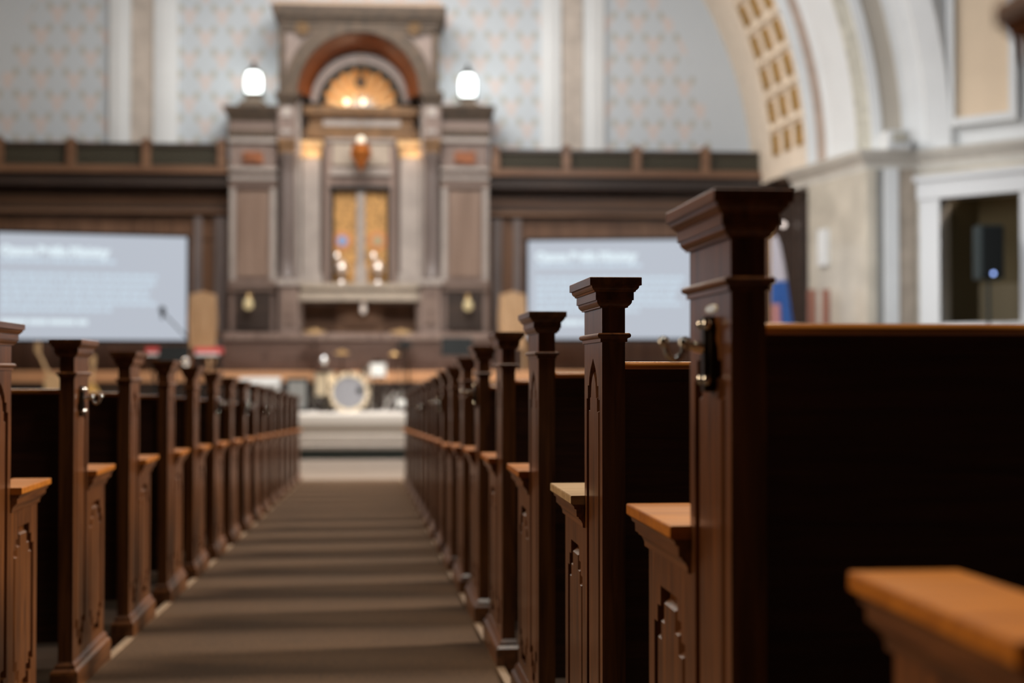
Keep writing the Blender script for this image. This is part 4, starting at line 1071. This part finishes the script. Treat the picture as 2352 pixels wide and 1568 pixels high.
# door casing
dr = empty('door_1', (DA.x, DA.y, zb), 'dark doorway in a glossy white casing at the right', None, None, 'structure')
def cas(a, b, z0, z1, mat, name, out, th=.1): return wseg(q2(a), q2(b), z0, z1, th, name, mat, parent=dr, out=out)
glossw = plain('glossy_white_casing', (.74, .75, .76), .18, coat=.8)
cas(2120, 2166, zb, zd+.02, glossw, 'casing_side', .10); cas(2351, 2395, zb, zd+.02, glossw, 'casing_side', .10)
cas(2116, 2400, zd, zd+.28, glossw, 'casing_head', .13); cas(2110, 2405, zd+.28, zd+.36, glossw, 'casing_cap', .18)
e = (PE-PC).normalized(); nr = Vector((e.y, -e.x))
for nm, mt, z0, z1 in (('lobby_wall', 'dark_door', zat(q2(2250), 640), zd+.6), ('lobby_wainscot', 'lobby_low', zb, zat(q2(2250), 640))):
    a = q2(2120)-nr*1.3; b = q2(2440)-nr*1.3
    wseg(a, b, z0, z1, .1, nm, mt, parent=dr)
for p in (DA+(-e)*.05, DB+e*.05):
    wseg(p-nr*1.35, p-nr*.25, zb, zd+.6, .05, 'lobby_side', 'dark_door', parent=dr)
cas(2166, 2351, zb, zat(q2(2200), 742), glossw, 'threshold_rail', .05)
# cornice running round the corner
def sweep(path, prof, name, mat, parent):
    mb = MB(); n = len(path); vs = []
    for i, p in enumerate(path):
        if i == 0: e1 = (path[1]-p).normalized(); e0 = e1
        elif i == n-1: e0 = (p-path[i-1]).normalized(); e1 = e0
        else: e0 = (p-path[i-1]).normalized(); e1 = (path[i+1]-p).normalized()
        n0 = Vector((e0.y, -e0.x)); n1 = Vector((e1.y, -e1.x)); m_ = (n0+n1); m_ = m_/(1+n0.dot(n1))
        for o, z in prof: w = p+m_*o; vs.append((w.x, w.y, z))
    k = len(prof)
    mb.add(vs, [(i*k+j, (i+1)*k+j, (i+1)*k+j+1, i*k+j+1) for i in range(n-1) for j in range(k-1)])
    return part(mb, name, mat, parent)
hc = zc1-zc0
pf = [(-.3, zc0-.02), (.02, zc0-.02), (.03, zc0+.02), (.06, zc0+hc*.18), (.06, zc0+hc*.22), (.10, zc0+hc*.24), (.10, zc0+hc*.45), (.13, zc0+hc*.48), (.20, zc0+hc*.6), (.20, zc0+hc*.66), (.30, zc0+hc*.68), (.30, zc0+hc*.84), (.36, zc0+hc*.9), (.38, zc1), (-.4, zc1+.02)]
pf = [(o_*.5 if o_ > 0 else o_, z_) for o_, z_ in pf]
PA2 = PA+(PA-PB).normalized()*.55
sweep([PA2, PB, PC, PE], pf, 'cornice', 'cornice', wr)
# lighter grooves
for f, h in ((.055, .30), (.055, .38), (.155, .76)):
    sweep([PA2, PB, PC, PE], [(f-.01, zc0+hc*h), (f, zc0+hc*h), (f, zc0+hc*(h+.03)), (f-.01, zc0+hc*(h+.03))], 'cornice_groove', 'taupe', wr)
# upper wall with tan panel
zu0 = zc1; 
wseg(q2(2150)-nr*.12, PE-nr*.12, zu0, 11.5, .3, 'upper_wall', 'white_plaster')
fa, fb = q2(2196), q2(2322); zp = zat(fa, 272)
wseg(fa, fb, zp, 10.5, .2, 'tan_panel', 'tan_warm', out=-.08)
wseg(fa-e*.12, fa, zp-.12, 10.5, .2, 'panel_moulding', 'white_plaster', out=.02); wseg(fb, fb+e*.12, zp-.12, 10.5, .2, 'panel_moulding', 'white_plaster', out=.02)
wseg(fa, fb, zp-.12, zp, .2, 'panel_moulding', 'white_plaster', out=.02)
# small key block on the cornice
ka, kb = q(2028), q(2078)
wseg(ka, kb, zc1, zat(PB, 305), .2, 'key_block', 'white_plaster', out=.30); o = wseg(q(2038), q(2068), zat(PB, 332), zat(PB, 312), .2, 'key_block_rosette', 'leaf_band', out=.34)

# speaker on a pole before the doorway
Y = 19.9; x0, x1 = AX(2254, Y), AX(2309, Y); zs0, zs1 = AZ(2281, 640, Y), AZ(2281, 516, Y)
sp = empty('loudspeaker', ((x0+x1)/2, Y+.15, zs0), 'dark loudspeaker with a blue light before the dark doorway', 'loudspeaker')
spm = plain('speaker_black', (.010, .020, .022), .5)
mb = MB(); mb.box(x0, Y, zs0, x1, Y+.3, zs1); part(mb, 'cabinet', spm, sp, bevel=.02)
mb = MB(); mb.box(x0+.03, Y-.01, zs0+.05, x1-.03, Y, zs1-.03); part(mb, 'grille', 'black', sp)
mb = MB(); c = A(2281, 628, Y); mb.lathe((c.x, Y-.02, c.z), [(.001, -.005), (.022, -.004), (.024, .01)], n=14, axis='y'); part(mb, 'light', 'blue_led', sp)
ps = empty('speaker_stand', ((x0+x1)/2, Y+.15, zb), 'black pole stand carrying the loudspeaker', 'stand')
xm = (x0+x1)/2
mb = MB(); mb.tube([(xm, Y+.15, zb+.3), (xm, Y+.15, zs0)], .025); part(mb, 'pole', spm, ps)
for k in range(3):
    a = 2*pi*k/3; mb = MB(); mb.tube([(xm, Y+.15, zb+.75), (xm+.5*cos(a), Y+.15+.5*sin(a), zb+.01)], .016); part(mb, 'leg', spm, ps)
# flag
Y = 22.6; xf = AX(1778, Y); z0, z1 = ZU-.05, AZ(1778, 545, Y)
fl = empty('flag', (xf, Y, zt), 'white and blue flag hanging on a pole behind the largest pew post', 'flag')
mb = MB(); mb.tube([(xf-.05, Y+.05, zt), (xf-.05, Y+.05, z1+.1)], .018); part(mb, 'pole', 'brass', fl)
mb = MB(); nx, nz = 20, 14; vs = []
for j in range(nz+1):
    t = j/nz; z = z1-.02-(z1-.55-z0)*t; w = .05+.16*t**.7
    for i in range(nx+1):
        u = i/nx; vs.append((xf-.05+w*2*u*.95, Y-.02+.05*t*sin(u*15), z+.05*u*(1-t)))
for j in range(nz):
    for i in range(nx):
        q0 = j*(nx+1)+i
        mt = 'flag_white' if j < 6 else ('flag_blue' if (i > 9 or j < 9) and not (j > 10 and i < 6) else 'flag_red')
        if i < 7 and j > 8: mt = 'flag_red'
        mb.add([vs[q0], vs[q0+1], vs[q0+nx+2], vs[q0+nx+1]], [(0, 1, 2, 3)], mt)
o = part(mb, 'cloth', None, fl, smooth=True)
sm = o.modifiers.new('thickness', 'SOLIDIFY'); sm.thickness = .004
mb = MB(); mb.lathe((xf-.05, Y+.05, z1+.1), [(.01, 0), (.035, .03), (.01, .1)], n=10); part(mb, 'finial', 'brass', fl, smooth=True)
mb = MB(); mb.lathe((xf-.05, Y+.05, zt), [(.16, 0), (.16, .02), (.03, .05)], n=16); part(mb, 'base', 'iron', fl)
# two red-brown high chairs by the marble wall
rb = wood('red_brown_chair_wood', (.22, .09, .06), (.38, .17, .12), 'z', scale=.4)
for k, (a, b, lab) in enumerate(((1857, 1876, 'narrow red-brown chair by the marble wall, the left one beside the dark wood'), (1889, 1908, 'narrow red-brown chair by the marble wall, the right one'))):
    Y = (22.6, 22.0)[k]; x0, x1 = AX(a, Y), AX(b, Y); zt_ = AZ(a, 664, Y); zz = ZU-.35
    ch = empty('high_chair', ((x0+x1)/2, Y, zb), lab, 'chair', 'narrow red-brown chairs by the marble wall')
    mb = MB(); mb.box(x0, Y, zb+.95, x1, Y+.04, zt_); part(mb, 'backrest', rb, ch, bevel=.012)
    mb = MB(); mb.box(x0-.03, Y-.32, zb+.9, x1+.03, Y+.05, zb+.96); part(mb, 'seat', rb, ch)
    for (xx, yy) in ((x0-.01, Y-.3), (x1+.01, Y-.3), (x0-.01, Y+.02), (x1+.01, Y+.02)):
        mb = MB(); mb.box(xx-.018, yy-.018, zb, xx+.018, yy+.018, zb+.9); part(mb, 'leg', rb, ch)
# two small round spotlights on the dark return
for k, (px, py, lab) in enumerate(((1855, 479, 'small round pale spotlight on the dark wood return, the upper one'), (1800, 516, 'small round pale spotlight on the dark wood return, the lower one'))):
    Y = 24.0; x = AX(px, Y) if k == 0 else AX(px, Y+.6); Y = Y if k == 0 else Y+.6; z = AZ(px, py, Y)
    s = empty('spotlight', (x, Y, z), lab, 'spotlight', 'round spotlights by the chancel corner')
    mb = MB(); mb.lathe((x, Y, z), [(.02, .10), (.055, .06), (.06, -.01)], n=16, axis='y'); part(mb, 'housing', 'iron', s, smooth=True)
    mb = MB(); mb.lathe((x, Y-.012, z), [(.001, -.012), (.05, -.006), (.055, .004)], n=16, axis='y'); part(mb, 'lens', plain('pale_lens', (.8, .7, .65), .2, emit=(1, .85, .78), es=.9), s, smooth=True)
    mb = MB(); mb.tube([(x, Y+.05, z), (X_+.02, Y+.07, z)], .015); part(mb, 'arm', 'iron', s)

# ------------------------------------------------------------------ light
def area(name, loc, aim, size, power, col, sy=None, spread=180):
    l = bpy.data.lights.new(name, 'AREA'); l.energy = power; l.color = col; l.shape = 'RECTANGLE'; l.size = size; l.size_y = sy or size
    l.spread = radians(spread)
    o = bpy.data.objects.new(name, l); C.objects.link(o); o.location = loc
    o.rotation_euler = (Vector(aim)-Vector(loc)).to_track_quat('-Z', 'Y').to_euler()
    return o
def point(name, loc, power, col, r=.1):
    l = bpy.data.lights.new(name, 'POINT'); l.energy = power; l.color = col; l.shadow_soft_size = r
    o = bpy.data.objects.new(name, l); C.objects.link(o); o.location = loc; return o
sun = bpy.data.lights.new('window_sun', 'SUN'); sun.energy = 3.6; sun.color = (1, .84, .70); sun.angle = radians(9)
so = bpy.data.objects.new('window_sun', sun); C.objects.link(so)
el = radians(29); az = radians(6)
d = -(pv*cos(az)+av*sin(az))*cos(el)+Vector((0, 0, -sin(el)))
so.rotation_euler = d.to_track_quat('-Z', 'Y').to_euler()
sun2 = bpy.data.lights.new('left_window_sun', 'SUN'); sun2.energy = 1.5; sun2.color = (1, .72, .46); sun2.angle = radians(16)  # added second sun: warm fill on the right pews' aisle faces
so2 = bpy.data.objects.new('left_window_sun', sun2); C.objects.link(so2)  # added second sun, warm fill
el2 = radians(26); az2 = radians(14)
d2 = (pv*cos(az2)-av*sin(az2))*cos(el2)+Vector((0, 0, -sin(el2)))
so2.rotation_euler = d2.to_track_quat('-Z', 'Y').to_euler()
area('apse_light', (-1.0, 20.0, 9.5), (-1.0, 26, 5.5), 8, 165, (.90, .96, 1.0), 2)
area('apse_low_light', (-1.0, 19.5, 7.5), (-1.0, 25.5, 2.0), 8, 130, (1, .95, .90), 1.5)
area('corner_light', (3.5, 17.5, 7.0), (7.0, 21.5, 3.2), 2.5, 160, (.97, .98, 1.0), 2.5)  # added unseen fill, brightens the upper wall at the right corner
area('doorway_light', (4.6, 17.0, 3.6), (7.4, 21.0, 1.6), 1.2, 38, (.96, .98, 1.0), 1.2, 90)  # added unseen fill, brightens the white shaft and door casing
area('ceiling_light', (.8, 2.3, 7.0), (.8, 2.31, 0), .7, 95, (1, .90, .78), 1.8)
area('stage_light', (-.6, 18.3, 6.5), (-.6, 24.0, .6), 1.2, 34, (1, .97, .93), 1.2, 50)  # added unseen fill, brightens the drum kit
area('chancel_down', (-1.0, 21.5, 9.0), (-.8, 20.5, 0), 5, 540, (1, .93, .86), 3)
area('chancel_spots_right', (3.6, 18.5, 8.0), (-1.2, 7.5, .3), 3.5, 230, (1, .74, .50), 1.5)
area('chancel_spots_left', (-5.5, 18.5, 8.0), (.8, 6.0, .4), 3.5, 130, (1, .76, .52), 1.5)
for i, p in enumerate(LAN): point('lantern_lamp', (p[0], p[1]-.35, p[2]), 6, (.9, 1, .97), .2)
point('shell_lamp', (AX(815, YA+.6), YA+.72, AZ(815, 232, YA+.6)), 3.6, (1, .74, .50), .06)
for px in (712, 945): point('niche_lamp', (AX(px, YA+.2), YA+.22, AZ(px, 352, YA+.2)), 1.7, (1, .66, .42), .05)
w = bpy.data.worlds.new('world'); bpy.context.scene.world = w; w.use_nodes = True
w.node_tree.nodes['Background'].inputs['Color'].default_value = (.62, .60, .58, 1)
w.node_tree.nodes['Background'].inputs['Strength'].default_value = .007

# ------------------------------------------------------------------ camera
cam = bpy.data.cameras.new('camera'); cam.lens = 50.0; cam.sensor_width = 36.0; cam.sensor_fit = 'HORIZONTAL'
cam.lens = F*36/2352
co = bpy.data.objects.new('camera', cam); C.objects.link(co); co.location = CAM
co.rotation_euler = Matrix((rt, up, -fw)).transposed().to_euler()
cam.dof.use_dof = True; cam.dof.focus_distance = 2.47; cam.dof.aperture_fstop = 2.75
cam.clip_start = .05; cam.clip_end = 200
sc = bpy.context.scene; sc.camera = co
sc.view_settings.view_transform = 'Standard'; sc.view_settings.look = 'None'; sc.view_settings.gamma = 1; sc.view_settings.exposure = 0
sc.view_settings.use_curve_mapping = False
